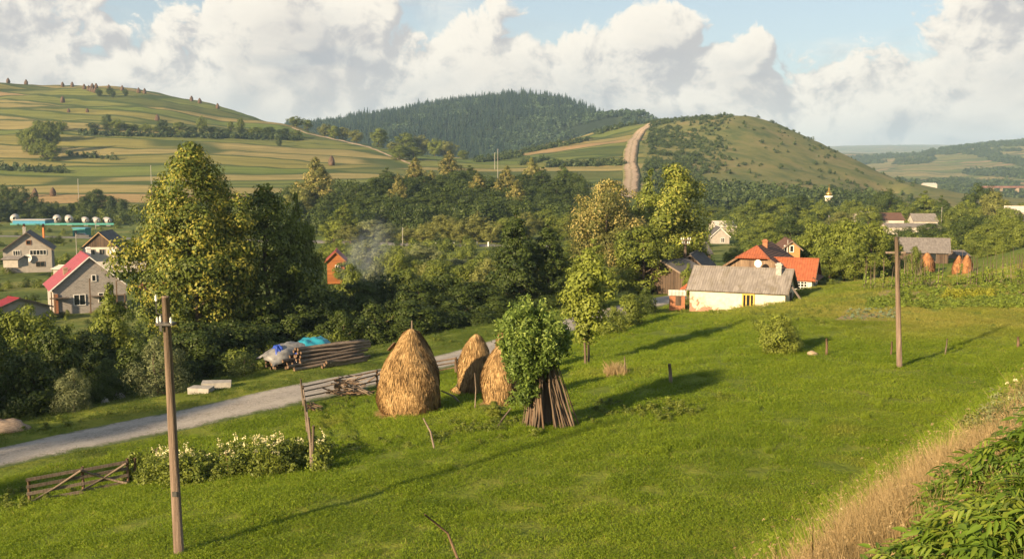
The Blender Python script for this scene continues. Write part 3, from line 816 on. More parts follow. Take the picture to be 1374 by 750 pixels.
# wooded bank above the highway
tree(425, 210, 330, 'blossom', 'tan', 'large pointed tan tree at the left end of the wooded bank', wpx=56, name='blossoming_tree')
tree(402, 250, 322, 'roundB', 'olive', 'olive tree leaning against the large pointed tan tree', wpx=44)
for px, top, Y, w, m in [(535, 232, 325, 26, 'tan'), (558, 211, 400, 34, 'tan'), (604, 201, 420, 34, 'tan'), (641, 231, 350, 32, 'tan'), (680, 222, 360, 34, 'tan'), (692, 243, 322, 36, 'tan'),
                         (713, 211, 400, 30, 'olive'), (668, 240, 345, 26, 'tan'), (580, 228, 380, 26, 'olive')]:
    tree(px, top, Y, 'blossom', m, 'tan blossoming tree standing out of the dark wooded bank', 'tan trees in the wooded bank', wpx=w, name='blossoming_tree')
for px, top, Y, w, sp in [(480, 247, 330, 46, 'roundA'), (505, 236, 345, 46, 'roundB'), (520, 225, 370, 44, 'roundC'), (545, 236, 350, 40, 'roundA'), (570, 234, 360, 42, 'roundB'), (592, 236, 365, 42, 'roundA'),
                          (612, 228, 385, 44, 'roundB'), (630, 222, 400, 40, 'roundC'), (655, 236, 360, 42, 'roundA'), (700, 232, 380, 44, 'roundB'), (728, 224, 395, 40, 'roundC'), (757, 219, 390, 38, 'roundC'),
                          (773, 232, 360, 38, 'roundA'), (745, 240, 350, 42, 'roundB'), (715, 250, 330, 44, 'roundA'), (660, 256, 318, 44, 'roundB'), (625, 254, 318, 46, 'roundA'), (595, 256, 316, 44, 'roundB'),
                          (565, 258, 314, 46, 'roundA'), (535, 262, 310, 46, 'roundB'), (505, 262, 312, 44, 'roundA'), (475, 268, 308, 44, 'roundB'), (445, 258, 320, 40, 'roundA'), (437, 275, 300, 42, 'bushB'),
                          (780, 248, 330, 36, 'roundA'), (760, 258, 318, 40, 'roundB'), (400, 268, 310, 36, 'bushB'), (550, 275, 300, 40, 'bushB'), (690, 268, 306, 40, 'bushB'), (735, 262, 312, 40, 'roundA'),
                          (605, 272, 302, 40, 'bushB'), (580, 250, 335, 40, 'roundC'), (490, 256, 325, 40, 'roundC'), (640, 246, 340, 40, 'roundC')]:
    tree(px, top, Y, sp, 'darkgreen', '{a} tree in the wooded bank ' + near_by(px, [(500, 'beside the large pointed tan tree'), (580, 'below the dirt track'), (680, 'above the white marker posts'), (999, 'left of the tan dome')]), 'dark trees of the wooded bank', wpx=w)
# trees along the track ridge and hedges on the field hill
for px, top, w in [(400, 156, 22), (415, 160, 16), (438, 166, 22), (450, 168, 18), (462, 170, 20), (480, 174, 22), (510, 171, 26), (545, 177, 32), (567, 181, 28), (598, 189, 30), (584, 186, 22), (622, 201, 18), (537, 194, 30), (555, 196, 26), (528, 190, 18)]:
    g = G(px, top + w * .7, 600, 900)
    tree(px, top, g[1], rnd.choice(['roundA', 'roundB']), rnd.choice(['midgreen', 'olive']), ('upper' if px < 500 else 'lower') + ' {a} tree on the grassy ridge beside the pale dirt track', 'trees on the track ridge', wpx=w)
for px, base, w, h in [(50, 208, 26, 40), (70, 206, 26, 46), (42, 205, 22, 34), (62, 214, 26, 30), (80, 190, 20, 28), (76, 216, 22, 26), (88, 176, 16, 14), (36, 195, 18, 22), (58, 190, 24, 30)]:
    tree(px, base - h, G(px, base, 500, 900)[1], rnd.choice(['roundA', 'roundB']), 'midgreen', '{a} tree of the clump standing on the field hill', 'tree clump on the field hill', wpx=w)
for px, base, w, h in [(150, 175, 18, 22), (163, 176, 20, 16), (184, 176, 16, 10), (200, 178, 16, 12), (222, 180, 16, 20), (245, 180, 20, 17), (275, 181, 14, 26), (262, 181, 18, 12), (290, 181, 20, 11), (313, 181, 10, 19),
                       (327, 181, 14, 23), (345, 182, 22, 12), (365, 184, 24, 14), (385, 184, 22, 12), (400, 186, 20, 12), (340, 182, 18, 9), (215, 178, 14, 10), (232, 180, 14, 10), (175, 176, 14, 10), (305, 182, 16, 9),
                       (130, 174, 16, 9), (377, 196, 9, 13)]:
    tree(px, base - h, G(px, base, 550, 900)[1], rnd.choice(['roundA', 'roundB', 'bushB']), rnd.choice(['midgreen', 'darkgreen']), '{a} tree in the hedge crossing the field hill ' + near_by(px, [(210, 'beside the tree clump'), (300, 'in its middle'), (999, 'towards the dirt track')]), 'hedge on the field hill', wpx=w, name='hedge_tree')
for px, top, w in [(140, 119, 9), (154, 117, 10), (158, 120, 9), (175, 119, 7)]:
    tree(px, top, G(px, top + 11, 600, 960)[1], 'roundA', 'darkgreen', 'small dark tree high on the field hill among the haystacks', 'small trees high on the field hill', wpx=w)
for px, top, Y, w in [(8, 247, 430, 36), (30, 250, 425, 36), (50, 264, 415, 30), (-15, 250, 430, 36), (75, 270, 410, 26), (115, 262, 430, 26), (132, 252, 440, 30), (150, 262, 435, 26), (165, 266, 430, 26), (95, 272, 412, 24), (20, 268, 410, 34), (60, 275, 405, 30), (125, 272, 415, 30), (0, 272, 405, 30)]:
    tree(px, top, Y, rnd.choice(['roundA', 'roundB', 'bushB']), 'darkgreen', '{a} tree below the field hill ' + near_by(px, [(80, 'behind the blue canopy'), (999, 'behind the smaller tanks')]), 'dark trees behind the tanks', wpx=w)
# village trees on the right
for px, top, Y, w, sp, m in [(1010, 266, 340, 44, 'roundB', 'midgreen'), (1045, 264, 350, 50, 'roundA', 'midgreen'), (1073, 260, 360, 46, 'roundB', 'darkgreen'), (1030, 284, 280, 48, 'roundB', 'midgreen'),
                             (1006, 306, 230, 34, 'roundA', 'midgreen'), (1060, 290, 240, 44, 'roundB', 'darkgreen'), (985, 332, 170, 34, 'roundA', 'midgreen'), (1035, 308, 190, 46, 'roundB', 'midgreen'),
                             (1190, 253, 360, 42, 'roundA', 'darkgreen'), (1165, 274, 300, 40, 'roundB', 'yellowgreen'), (1215, 272, 330, 40, 'roundA', 'midgreen'), (1240, 256, 350, 46, 'roundC', 'midgreen'), (1262, 262, 345, 34, 'roundC', 'darkgreen'),
                             (1311, 245, 340, 44, 'roundA', 'darkgreen'), (1334, 254, 320, 42, 'roundB', 'olive'), (1295, 268, 300, 36, 'roundA', 'midgreen'), (1352, 276, 260, 44, 'roundB', 'midgreen'), (1300, 288, 230, 44, 'roundA', 'darkgreen'),
                             (1328, 298, 200, 48, 'roundB', 'midgreen'), (1355, 290, 215, 50, 'orchard', 'midgreen'), (1250, 298, 235, 44, 'roundB', 'darkgreen'), (1218, 304, 220, 44, 'roundA', 'darkgreen'), (1275, 280, 290, 34, 'bushB', 'midgreen'),
                             (1100, 272, 330, 44, 'roundA', 'midgreen'), (1128, 282, 280, 44, 'roundB', 'olive'), (1145, 268, 350, 40, 'roundA', 'midgreen'), (1380, 270, 280, 40, 'roundA', 'midgreen'), (1340, 312, 186, 44, 'bushB', 'midgreen'),
                             (1310, 316, 190, 40, 'bushB', 'midgreen'), (955, 276, 400, 36, 'roundA', 'midgreen'), (1085, 290, 260, 40, 'roundB', 'midgreen'), (1370, 300, 200, 36, 'bushB', 'midgreen')]:
    tree(px, top, Y, sp, m, '{a} village tree ' + near_by(px, [(1000, 'beside the pale sheet-metal roof'), (1080, 'behind the red-roofed farmhouse'), (1180, 'behind the orchard'), (1285, 'behind the barn'), (1999, 'right of the barn')]), 'village trees', wpx=w)
for px, top, Y, w, m in [(1100, 296, 132, 70, 'midgreen'), (1135, 292, 124, 74, 'midgreen'), (1172, 296, 126, 70, 'yellowgreen'), (1196, 318, 132, 46, 'midgreen'), (1115, 330, 118, 60, 'midgreen'), (1150, 325, 116, 60, 'midgreen'), (1092, 350, 112, 40, 'darkgreen')]:
    tree(px, top, Y, 'orchard', m, '{a} orchard tree ' + near_by(px, [(1120, 'beside the veranda wing'), (1160, 'in the middle of the orchard'), (1999, 'beside the bean poles')]), 'orchard trees', wpx=w, name='fruit_tree')
tree(1050, 418, G(1050, 473)[1], 'ball', None, 'round yellow-green bush standing alone in the meadow below the cottage', wpx=58, name='willow_bush', cat='bush')
for px, top, Y, w in [(1080, 392, 100, 40), (1100, 388, 104, 44), (1118, 395, 100, 36), (1230, 330, 150, 30), (1345, 322, 176, 30), (1325, 325, 178, 28)]:
    tree(px, top, Y, 'bushA', 'midgreen', 'low green bush at the garden edge ' + near_by(px, [(1150, 'below the veranda wing'), (1260, 'in front of the barn'), (1999, 'right of the barn')]), 'garden edge bushes', wpx=w, name='bush', cat='bush')
tree(925, 352, 96, 'young', 'midgreen', 'small sapling between the utility pole and the cottage roof', wpx=24, name='young_tree', hh=4.2)
# trees on the slope left of the frame: they keep the road in shade
for x, y, h in [(-46, 22, 16), (-52, 30, 19), (-41, 14, 14), (-60, 38, 21), (-66, 48, 22), (-55, 20, 17), (-72, 58, 22), (-78, 68, 21)]:
    tree(0, 0, y, 'maple', 'midgreen', 'tall roadside tree shading the gravel road beyond the gate', 'tall trees shading the road', x=x, hh=h, parts=True)


# ------------------------------------------------------------------ scatter for what nobody could count
def scatter(name, label, pts, rz, scl, sources, tilt=None, ix=None):
    me = bpy.data.meshes.new(name); n = len(pts)
    me.vertices.add(n); me.vertices.foreach_set('co', np.asarray(pts, np.float32).ravel())
    rot = np.zeros((n, 3), np.float32); rot[:, 2] = rz
    if tilt is not None: rot[:, :2] = tilt
    s = np.asarray(scl, np.float32)
    if s.ndim == 1: s = np.repeat(s[:, None], 3, 1)
    a = me.attributes.new('rz', 'FLOAT_VECTOR', 'POINT'); a.data.foreach_set('vector', rot.ravel())
    a = me.attributes.new('sc', 'FLOAT_VECTOR', 'POINT'); a.data.foreach_set('vector', s.ravel())
    a = me.attributes.new('ix', 'INT', 'POINT'); a.data.foreach_set('value', (rng.integers(0, len(sources), n) if ix is None else ix).astype(np.int32))
    me.update()
    src = bpy.data.collections.new(name + '_source')
    for k, sm in enumerate(sources):
        src.objects.link(bpy.data.objects.new('%s_source_%d' % (name, k), sm))
    ng = bpy.data.node_groups.new(name, 'GeometryNodeTree')
    ng.interface.new_socket('Geometry', in_out='INPUT', socket_type='NodeSocketGeometry')
    ng.interface.new_socket('Geometry', in_out='OUTPUT', socket_type='NodeSocketGeometry')
    N = ng.nodes.new; Lk = ng.links.new
    gi, go = N('NodeGroupInput'), N('NodeGroupOutput')
    mp = N('GeometryNodeMeshToPoints'); io = N('GeometryNodeInstanceOnPoints'); ci = N('GeometryNodeCollectionInfo')
    ci.inputs['Collection'].default_value = src; ci.inputs['Separate Children'].default_value = True; ci.inputs['Reset Children'].default_value = True
    def att(nm, ty):
        q = N('GeometryNodeInputNamedAttribute'); q.data_type = ty; q.inputs['Name'].default_value = nm
        return [o for o in q.outputs if o.enabled and o.name == 'Attribute'][0]
    e2r = N('FunctionNodeEulerToRotation')
    Lk(gi.outputs[0], mp.inputs[0]); Lk(mp.outputs[0], io.inputs['Points']); Lk(ci.outputs[0], io.inputs['Instance'])
    io.inputs['Pick Instance'].default_value = True
    Lk(att('ix', 'INT'), io.inputs['Instance Index']); Lk(att('rz', 'FLOAT_VECTOR'), e2r.inputs[0]); Lk(e2r.outputs[0], io.inputs['Rotation'])
    Lk(att('sc', 'FLOAT_VECTOR'), io.inputs['Scale']); Lk(io.outputs[0], go.inputs[0])
    o = link(name, me); md = o.modifiers.new('scatter', 'NODES'); md.node_group = ng
    return tag(o, label, None, None, 'stuff')


def blades(n, size, hmin, hmax, width, seed, mat_, lean=.35, heads=0, leaf=0.0):
    """a patch of grass blades size x size metres; leaf = share of broad clover-like leaves"""
    r = np.random.default_rng(seed); b = MB()
    c = np.c_[r.uniform(-.5, .5, (n, 2)) * size, np.full(n, -.03)]
    h = r.uniform(hmin, hmax, n) * (.6 + .4 * r.uniform(0, 1, n)); a = r.uniform(0, 6.283, n)
    d = np.stack([np.cos(a), np.sin(a), np.zeros(n)], 1)
    ln = r.normal(0, lean, (n, 2)); tipv = c + np.c_[ln * h[:, None], h]
    midv = c + np.c_[ln * h[:, None] * .35, h * .55]
    V = np.stack([c - d * width / 2, c + d * width / 2, midv + d * width * .4, tipv, midv - d * width * .4], 1)
    b.add(V.reshape(-1, 3), np.arange(5 * n).reshape(n, 5), 0, np.repeat(r.uniform(0, 1, n), 5))
    m = int(n * leaf)
    if m:
        C = np.c_[r.uniform(-.5, .5, (m, 2)) * size, r.uniform(.02, hmax * .7, m)]
        leaf_cards(b, C, r.normal(0, .5, (m, 3)) + np.array([0, 0, 1]), .04, .7, r, r.uniform(0, .9, m))
    if heads:
        k = r.choice(n, heads, replace=False)
        leaf_cards(b, np.repeat(tipv[k], 3, 0) + r.normal(0, .008, (heads * 3, 3)), r.normal(0, 1, (heads * 3, 3)), .035, .28, r, r.uniform(.5, 1, heads * 3))
    return b.mesh('grass_patch_%d' % seed, [M[mat_]])


SRC = [blades(420, 1.1, .05, .18, .012, 40 + i, 'grass', .5, leaf=.6) for i in range(5)]
SRCV = [blades(200, 1.1, .04, .14, .018, 50 + i, 'verge', .5, leaf=.6) for i in range(3)]


def grass_points(y0, y1, dens, fn):
    """random places on the ground in view between two depths, dens per square metre; fn(x, y, s, b) -> probability"""
    n = int(dens * (y1 ** 2 - y0 ** 2) * .58)
    y = np.sqrt(rng.uniform(y0 ** 2, y1 ** 2, n)); x = rng.uniform(-.58, .58, n) * y
    s, _ = road_sd(x, y); b = (x - BA[0]) * BN[0] + (y - BA[1]) * BN[1]
    k = rng.uniform(0, 1, n) < fn(x, y, s, b)
    x, y = x[k], y[k]
    return np.stack([x, y, H(x, y)], 1)


HFOOT = (19.5, 90.5)
notbed = lambda x, y: 1.0 * ~((np.hypot((x - HFOOT[0]) * .7, y - HFOOT[1]) < 4.4))
for lo, hi, dn, sc_ in ((20, 40, 2.6, 1.0), (40, 70, 1.3, 1.35), (70, 125, .55, 1.9)):
    pt = grass_points(lo, hi, dn, lambda x, y, s, b: (s > 3.2) * (b < -1.5) * notbed(x, y))
    n = len(pt); hgt = .75 + .55 * (lumps(pt[:, 0], pt[:, 1], 7, 31) + lumps(pt[:, 0], pt[:, 1], 2.2, 32) + .3)
    sl = sc_ * rng.uniform(.8, 1.2, n)
    scatter('meadow_grass', 'short green meadow grass and clover', pt, rng.uniform(0, 6.28, n), np.c_[sl, sl, np.clip(hgt, .5, 1.8) * (sc_ ** .5)], SRC)
pt = grass_points(34, 115, .9, lambda x, y, s, b: ((s < -2.1) & (s > -15)) | ((s > 2.1) & (s < 3.4)) | ((np.abs(s) > 1.75) & (np.abs(s) < 2.2) & (rng.uniform(0, 1, len(s)) < .35)))
n = len(pt); sl = rng.uniform(1.0, 1.7, n)
scatter('verge_grass', 'trampled grass verge along the gravel road', pt, rng.uniform(0, 6.28, n), np.c_[sl, sl, rng.uniform(.6, 1.5, n)], SRCV)

# undergrowth filling the river bank and valley floor
def mini(name, Ht, W, env, ncl, nl, leaf, seed, mat_, **k):
    cb, tb = make_tree(name, Ht, W, env, 0.0, ncl, nl, leaf, seed, **k)
    return cb.mesh(name, [M[mat_]])


UND = [mini('undergrowth_%d' % i, 2.2, 3.4, 'bush', 26, 1500, .2, 60 + i, m, clump=.2, hollow=.1) for i, m in enumerate(['darkgreen', 'midgreen', 'darkgreen', 'midgreen'])]


def valley_pts(n, y0, y1, px0, px1, cond=None):
    y = np.exp(rng.uniform(math.log(y0), math.log(y1), n)); px = rng.uniform(px0, px1, n)
    x = (px - 687) / F * y; k = np.ones(n, bool) if cond is None else cond(x, y, px)
    x, y = x[k], y[k]
    return np.stack([x, y, H(x, y)], 1)


pts = valley_pts(1500, 52, 240, -60, 900, lambda x, y, px: (road_sd(x, y)[0] < -13) & ~((px < 190) & (y > 105)) & (y < 240 - (px < 420) * 110))
n = len(pts); scatter('undergrowth', 'dense green undergrowth filling the river bank', pts, rng.uniform(0, 6.28, n), np.clip(pts[:, 1] / 90, .7, 1.25) * rng.uniform(.5, 1.2, n), UND)
pts = valley_pts(700, 290, 470, 385, 800, lambda x, y, px: (y < 400 - (px > 640) * 20))
n = len(pts); scatter('undergrowth', 'dark scrub between the trees of the wooded bank', pts, rng.uniform(0, 6.28, n), rng.uniform(1.8, 3.4, n), UND[::2])
pts = valley_pts(800, 135, 480, 940, 1400, lambda x, y, px: ~((px > 1180) & (y < 190)) & ~((px > 945) & (px < 1000) & (y < 300)) & ~((px > 1165) & (px < 1285) & (y > 230) & (y < 320)))
n = len(pts); scatter('undergrowth', 'green gardens and hedges between the village houses', pts, rng.uniform(0, 6.28, n), np.clip(pts[:, 1] / 120, 1, 2.6) * rng.uniform(.5, 1.1, n), UND)
pts = valley_pts(260, 400, 450, -120, 300)
n = len(pts); scatter('undergrowth', 'dark scrub at the foot of the field hill', pts, rng.uniform(0, 6.28, n), rng.uniform(1.2, 2.6, n), UND)

pts = valley_pts(420, 105, 390, -80, 260, lambda x, y, px: (lumps(x, y, 26, 41) > -.05) & (np.abs(y - 306) > 12))
n = len(pts); scatter('garden_shrubs', 'shrubs and garden rows around the grey houses', pts, rng.uniform(0, 6.28, n), np.clip(pts[:, 1] / 160, .5, 1.4) * rng.uniform(.25, .8, n), UND)
k_ = rng.uniform(0, 1, 1) * 0
pt = grass_points(26, 70, .10, lambda x, y, s, b: (s > 3.5) * (b < -2))
n = len(pt); sl = rng.uniform(.25, .6, n); scatter('rough_tufts', 'scattered coarse grass tufts in the meadow', pt, rng.uniform(0, 6.28, n), np.c_[sl, sl, rng.uniform(1.3, 2.4, n)], SRC)
# spruce forest on the far hill
def spruce(seed, dead=False):
    r = np.random.default_rng(seed); b = MB(); h = 20.0; n = 260
    t = r.uniform(.06, 1, n) ** .8; a = r.uniform(0, 6.283, n); w = (1 - t) * 3.2 + .35
    d = np.stack([np.cos(a), np.sin(a), np.full(n, -.45)], 1)
    c0 = np.c_[np.zeros((n, 2)), t * h]; tipv = c0 + d * (w * r.uniform(.7, 1.15, n))[:, None]
    sd = np.stack([-np.sin(a), np.cos(a), np.zeros(n)], 1) * (.42 * w)[:, None]
    mid = c0 * .4 + tipv * .6
    b.add(np.stack([c0 + [0, 0, .3], mid + sd, tipv, mid - sd], 1).reshape(-1, 3), np.arange(4 * n).reshape(n, 4), 0, np.repeat(r.uniform(0, .8, n), 4))
    b.tube([(0, 0, -1), (0, 0, h * .55), (0, 0, h)], [.3, .18, .04], 5, 1)
    return b.mesh('spruce_%d' % seed, [M['spruce'], M['bark']])


SPR = [spruce(80), spruce(81), spruce(82)]
def on_spruce(x, y, px):
    row = 235 - (H(x, y) - CZ) / y * F
    return (px < 800 - np.clip((row - 150), 0, 50) * 2.2 + lumps(x, y, 260, 5) * 60 + rng.normal(0, 14, len(px))) & (px > 385)
pts = valley_pts(9500, 1180, 2060, 380, 850, on_spruce)
mk_ = lumps(pts[:, 0], pts[:, 1], 170, 51) + lumps(pts[:, 0], pts[:, 1], 60, 52) * .6
pt_b = pts[mk_ > .32]; pts = pts[(mk_ < .32) & ((mk_ > -.55) | (rng.uniform(0, 1, len(pts)) < .45))]
n = len(pts); s_ = rng.uniform(.42, .95, n) * np.where(rng.uniform(0, 1, n) < .05, 1.25, 1) * np.where(687 + F * pts[:, 0] / pts[:, 1] < 470, .85, 1)
scatter('spruce_forest', 'blue-green spruce forest covering the far hill', pts, rng.uniform(0, 6.28, n), np.c_[s_ * 1.2, s_ * 1.2, s_], SPR)
SCR2 = [mini('far_crown_%d' % i, 3.4, 3.6, 'round', 12, 170, .75, 95 + i, 'dullspruce', clump=.25, hollow=.1) for i in range(3)]
SCR = [mini('scrub_%d' % i, 3.0, 4.0, 'bush', 12, 170, .75, 90 + i, 'scrub', clump=.25, hollow=.1) for i in range(3)]
pts = valley_pts(2600, 1120, 1720, 640, 890, lambda x, y, px: (px > 790 - np.clip((235 - (H(x, y) - CZ) / y * F - 150), 0, 50) * 2.6 - 40 + rng.normal(0, 22, len(px))) & (lumps(x, y, 160, 8) > -.15))
n = len(pts); pts = np.r_[pts, pt_b]; n = len(pts); scatter('broadleaf_forest', 'broadleaf wood below the spruces on the far hill', pts, rng.uniform(0, 6.28, n), rng.uniform(1.8, 3.4, n), SCR2)


def row_of(p): return 235 - (p[:, 2] - CZ) / p[:, 1] * F


# scrub on the bald hill: dense on its left flank, thinning to single bushes
p1 = valley_pts(9000, 500, 960, 862, 1230)
pxs = 687 + F * p1[:, 0] / p1[:, 1]; rw = row_of(p1)
dens = np.clip(1.25 - (pxs - 868) / 95 - np.clip(rw - 205, 0, 60) / 160, 0, 1) * (lumps(p1[:, 0], p1[:, 1], 60, 12) > -.28) + .03 + .08 * (lumps(p1[:, 0], p1[:, 1], 45, 13) > .3)
p1 = p1[(rng.uniform(0, 1, len(p1)) < dens) & (pxs > 866 + lumps(p1[:, 0], p1[:, 1], 40, 21) * 14)]
n = len(p1); scatter('hill_scrub', 'dark scrub and bushes dotting the bald hill', p1, rng.uniform(0, 6.28, n), rng.uniform(.35, 1.15, n), SCR)
# hedge strips between the middle fields
hp = []
for (xa, ya, xb, yb, k) in ((735, 224, 838, 221, 76), (640, 218, 700, 210, 50), (665, 213, 790, 188, 90), (855, 165, 800, 180, 30), (700, 222, 735, 214, 24)):
    for q in np.linspace(0, 1, k):
        g = G(xa + (xb - xa) * q + rnd.uniform(-2, 2), ya + (yb - ya) * q + rnd.uniform(-1.2, 1.2), 480, 1050); hp.append(g)
for (xa, ya, xb, yb, k) in ((110, 181, 405, 188, 120), (0, 228, 90, 232, 30), (90, 208, 150, 214, 10)):
    for q in np.linspace(0, 1, k):
        g = G(xa + (xb - xa) * q + rnd.uniform(-2, 2), ya + (yb - ya) * q + rnd.uniform(-1, 1), 480, 1000); hp.append(g)
hp = np.array(hp); n = len(hp)
scatter('field_hedge', 'dark hedgerows between the hill fields', hp, rng.uniform(0, 6.28, n), rng.uniform(.7, 1.7, n), SCR)
# dark foot of the bald hill and far woods on the right
pts = valley_pts(700, 455, 560, 930, 1180)
n = len(pts); scatter('hill_foot_wood', 'dark wood along the foot of the bald hill', pts, rng.uniform(0, 6.28, n), np.c_[np.full(n, 1.7), np.full(n, 1.7), rng.uniform(1.2, 2.6, n)], SCR)
p1 = valley_pts(16000, 1150, 3100, 1080, 1420)
pxs = 687 + F * p1[:, 0] / p1[:, 1]; rw = row_of(p1)
m = (lumps(p1[:, 0], p1[:, 1] * .8, 420, 17) > .30) | ((rw < 200 + lumps(p1[:, 0], p1[:, 1], 200, 18) * 12) & (pxs > 1255)) | ((pxs < 1250) & (rw < 221) & (lumps(p1[:, 0], p1[:, 1], 260, 19) > 0))
m |= (np.abs(rw - (196 + (pxs - 1255) * .21)) < 4 + 4 * lumps(p1[:, 0], p1[:, 1], 150, 20)) & (pxs > 1255)
p1 = p1[m & (rng.uniform(0, 1, len(p1)) < .8)]; n = len(p1)
scatter('far_woods', 'woods on the hazy hills beyond the village', p1, rng.uniform(0, 6.28, n), rng.uniform(2.0, 3.6, n), SCR)

# ------------------------------------------------------------------ buildings
def roofmat(name, c1, c2, ribs=5.0, rows=3.0, rough=.85, moss=None, bd=.04):
    """corrugated or tiled roofing: ribs per metre along the ridge, rows per metre down the slope"""
    m, nt = newmat(name); o = opos(nt)
    sp = nd(nt, 'SeparateXYZ', Vector=o)
    a = mathn(nt, 'SINE', mathn(nt, 'MULTIPLY', sp.outputs[0], ribs * 6.283))
    b = mathn(nt, 'FRACT', mathn(nt, 'MULTIPLY', sp.outputs[2], rows))
    st = nd(nt, 'Mapping', Vector=o, Scale=(3.5, .7, .7)).outputs[0]
    n = noise(nt, st, 2.0, 6, .7)
    cell = nd(nt, 'TexVoronoi', Vector=nd(nt, 'Mapping', Vector=o, Scale=(ribs * .8, rows, rows)).outputs[0], Scale=1.0).outputs['Color']
    c = ramp(nt, n, [(.3, c2), (.7, c1)])
    c = mixc(nt, .45, c, mixc(nt, nd(nt, 'SeparateColor', Color=cell).outputs[0], c2, c1))
    if moss: c = mixc(nt, maprange(nt, noise(nt, o, 1.1, 5, .6), .5, .7, 0, .6), c, moss)
    h = mathn(nt, 'ADD', mathn(nt, 'MULTIPLY', a, .5), b)
    finish(nt, c, rough, h, bd, .7, .2)
    return m


def boardmat(name, c1, c2, per=6.0, axis=0):
    m, nt = newmat(name); o = opos(nt); sp = nd(nt, 'SeparateXYZ', Vector=o)
    x = mathn(nt, 'MULTIPLY', mathn(nt, 'ADD', sp.outputs[axis], sp.outputs[1] if axis == 0 else 0.0), per)
    f = mathn(nt, 'FRACT', x); wn = nd(nt, 'TexWhiteNoise', dict(noise_dimensions='1D'), W=mathn(nt, 'FLOOR', x)).outputs[0]
    n = noise(nt, nd(nt, 'Mapping', Vector=o, Scale=(6, 6, .8)).outputs[0], 2, 5, .65)
    c = ramp(nt, mathn(nt, 'ADD', mathn(nt, 'MULTIPLY', n, .6), mathn(nt, 'MULTIPLY', wn, .4)), [(.25, c2), (.7, c1)])
    c = mixc(nt, maprange(nt, f, .0, .1, .8, 0), c, tuple(v * .3 for v in c2))
    finish(nt, c, .85, maprange(nt, f, 0, .12), .03, .7, .2)
    return m


def plaster(name, base, dirty, brick, amt=.67):
    """lime plaster, fallen off in patches that show the bricks below"""
    m, nt = newmat(name); o = opos(nt); sp = nd(nt, 'SeparateXYZ', Vector=o)
    n = noise(nt, o, 1.0, 8, .68, .3); n2 = noise(nt, o, 3.0, 6, .65)
    low = maprange(nt, sp.outputs[2], .3, 2.2, .16, -.06); lf = maprange(nt, sp.outputs[0], -4.6, 1.0, .08, -.06)
    f = mathn(nt, 'ADD', n, mathn(nt, 'ADD', low, lf))
    c = ramp(nt, n2, [(.3, tuple(v * .82 for v in base)), (.6, base)])
    c = mixc(nt, maprange(nt, f, amt - .16, amt, 0, .75), c, dirty)
    br = nd(nt, 'TexBrick', Vector=nd(nt, 'Mapping', Vector=o, Rotation=(R(90), 0, 0)).outputs[0], Color1=brick, Color2=tuple(v * .6 for v in brick), Mortar=dirty, Scale=3.2)
    c = mixc(nt, maprange(nt, f, amt, amt + .02), c, br.outputs['Color'])
    finish(nt, c, .9, f, .05, .5, .15)
    return m


M['roof_slate'] = roofmat('grey_corrugated_roof', (.27, .245, .225), (.13, .115, .105), 4.5, 1.1, moss=(.14, .12, .085))
M['roof_red'] = roofmat('red_tile_roof', (.36, .11, .05), (.20, .06, .03), 4.0, 3.4, .8)
M['roof_brown'] = roofmat('old_brown_tile_roof', (.16, .085, .06), (.075, .045, .035), 4.0, 3.4, .85)
M['roof_pink'] = roofmat('pink_metal_roof', (.27, .06, .075), (.20, .042, .055), 3.0, 2.0, .5)
M['roof_crimson'] = roofmat('crimson_metal_roof', (.22, .02, .026), (.15, .015, .02), 3.0, 2.0, .5)
M['roof_dark'] = roofmat('dark_grey_roof', (.13, .125, .125), (.06, .058, .06), 4.0, 1.2)
M['roof_pale'] = roofmat('pale_sheet_roof', (.62, .57, .50), (.42, .38, .33), 3.0, 1.0)
M['roof_barn'] = roofmat('barn_shingle_roof', (.22, .20, .19), (.10, .09, .085), 5.0, 2.2)
M['plaster'] = plaster('peeling_plaster', (.60, .53, .41), (.38, .31, .24), (.30, .14, .085))
M['cream'] = plain('cream_render', (.72, .64, .48), (.6, .52, .39), 1.5, .9, .2)
M['grey_render'] = plain('grey_render', (.34, .31, .28), (.25, .23, .205), 1.6, .95, .3)
mb_, nt = newmat('grey_concrete_block'); o = opos(nt)
sp_ = nd(nt, 'SeparateXYZ', Vector=o); v_ = nd(nt, 'CombineXYZ', X=mathn(nt, 'ADD', sp_.outputs[0], sp_.outputs[1]), Y=sp_.outputs[2]).outputs[0]
br_ = nd(nt, 'TexBrick', Vector=v_, Color1=(.30, .28, .265), Color2=(.22, .205, .195), Mortar=(.36, .34, .31), Scale=1.25)
finish(nt, mixc(nt, maprange(nt, noise(nt, o, .5, 5, .6), .4, .7, 0, .5), br_.outputs['Color'], (.32, .285, .25)), .95, br_.outputs['Fac'], .02, .5, .1)
M['block'] = mb_
M['brick'] = plain('orange_brick', (.33, .15, .08), (.21, .09, .05), 6, .9, .4)
M['brickgold'] = plain('golden_brick', (.42, .23, .09), (.30, .15, .06), 6, .9, .4)
M['boards'] = boardmat('weathered_boards', (.26, .185, .125), (.12, .08, .055))
M['boards_dark'] = boardmat('dark_boards', (.12, .085, .06), (.05, .035, .026))
M['boards_orange'] = boardmat('orange_boards', (.33, .13, .04), (.2, .075, .028), 5, 2)
M['yellow_wood'] = plain('yellow_window_wood', (.62, .40, .10), (.45, .27, .06), 4, .7, .3)
M['teal'] = plain('teal_paint', (.06, .26, .23), (.04, .19, .17), 2, .5, .1)
M['skyblue'] = plain('sky_blue_paint', (.05, .24, .40), (.04, .18, .3), 2, .45, .1)
M['orange'] = plain('orange_paint', (.5, .17, .05), (.35, .11, .03), 2, .6, .1)
M['tank'] = plain('tank_paint', (.36, .35, .33), (.26, .25, .24), 1.5, .4, .1, .4)
M['gold'] = plain('gold_dome', (.75, .48, .12), (.6, .36, .08), 3, .25, .05, .6, .9)


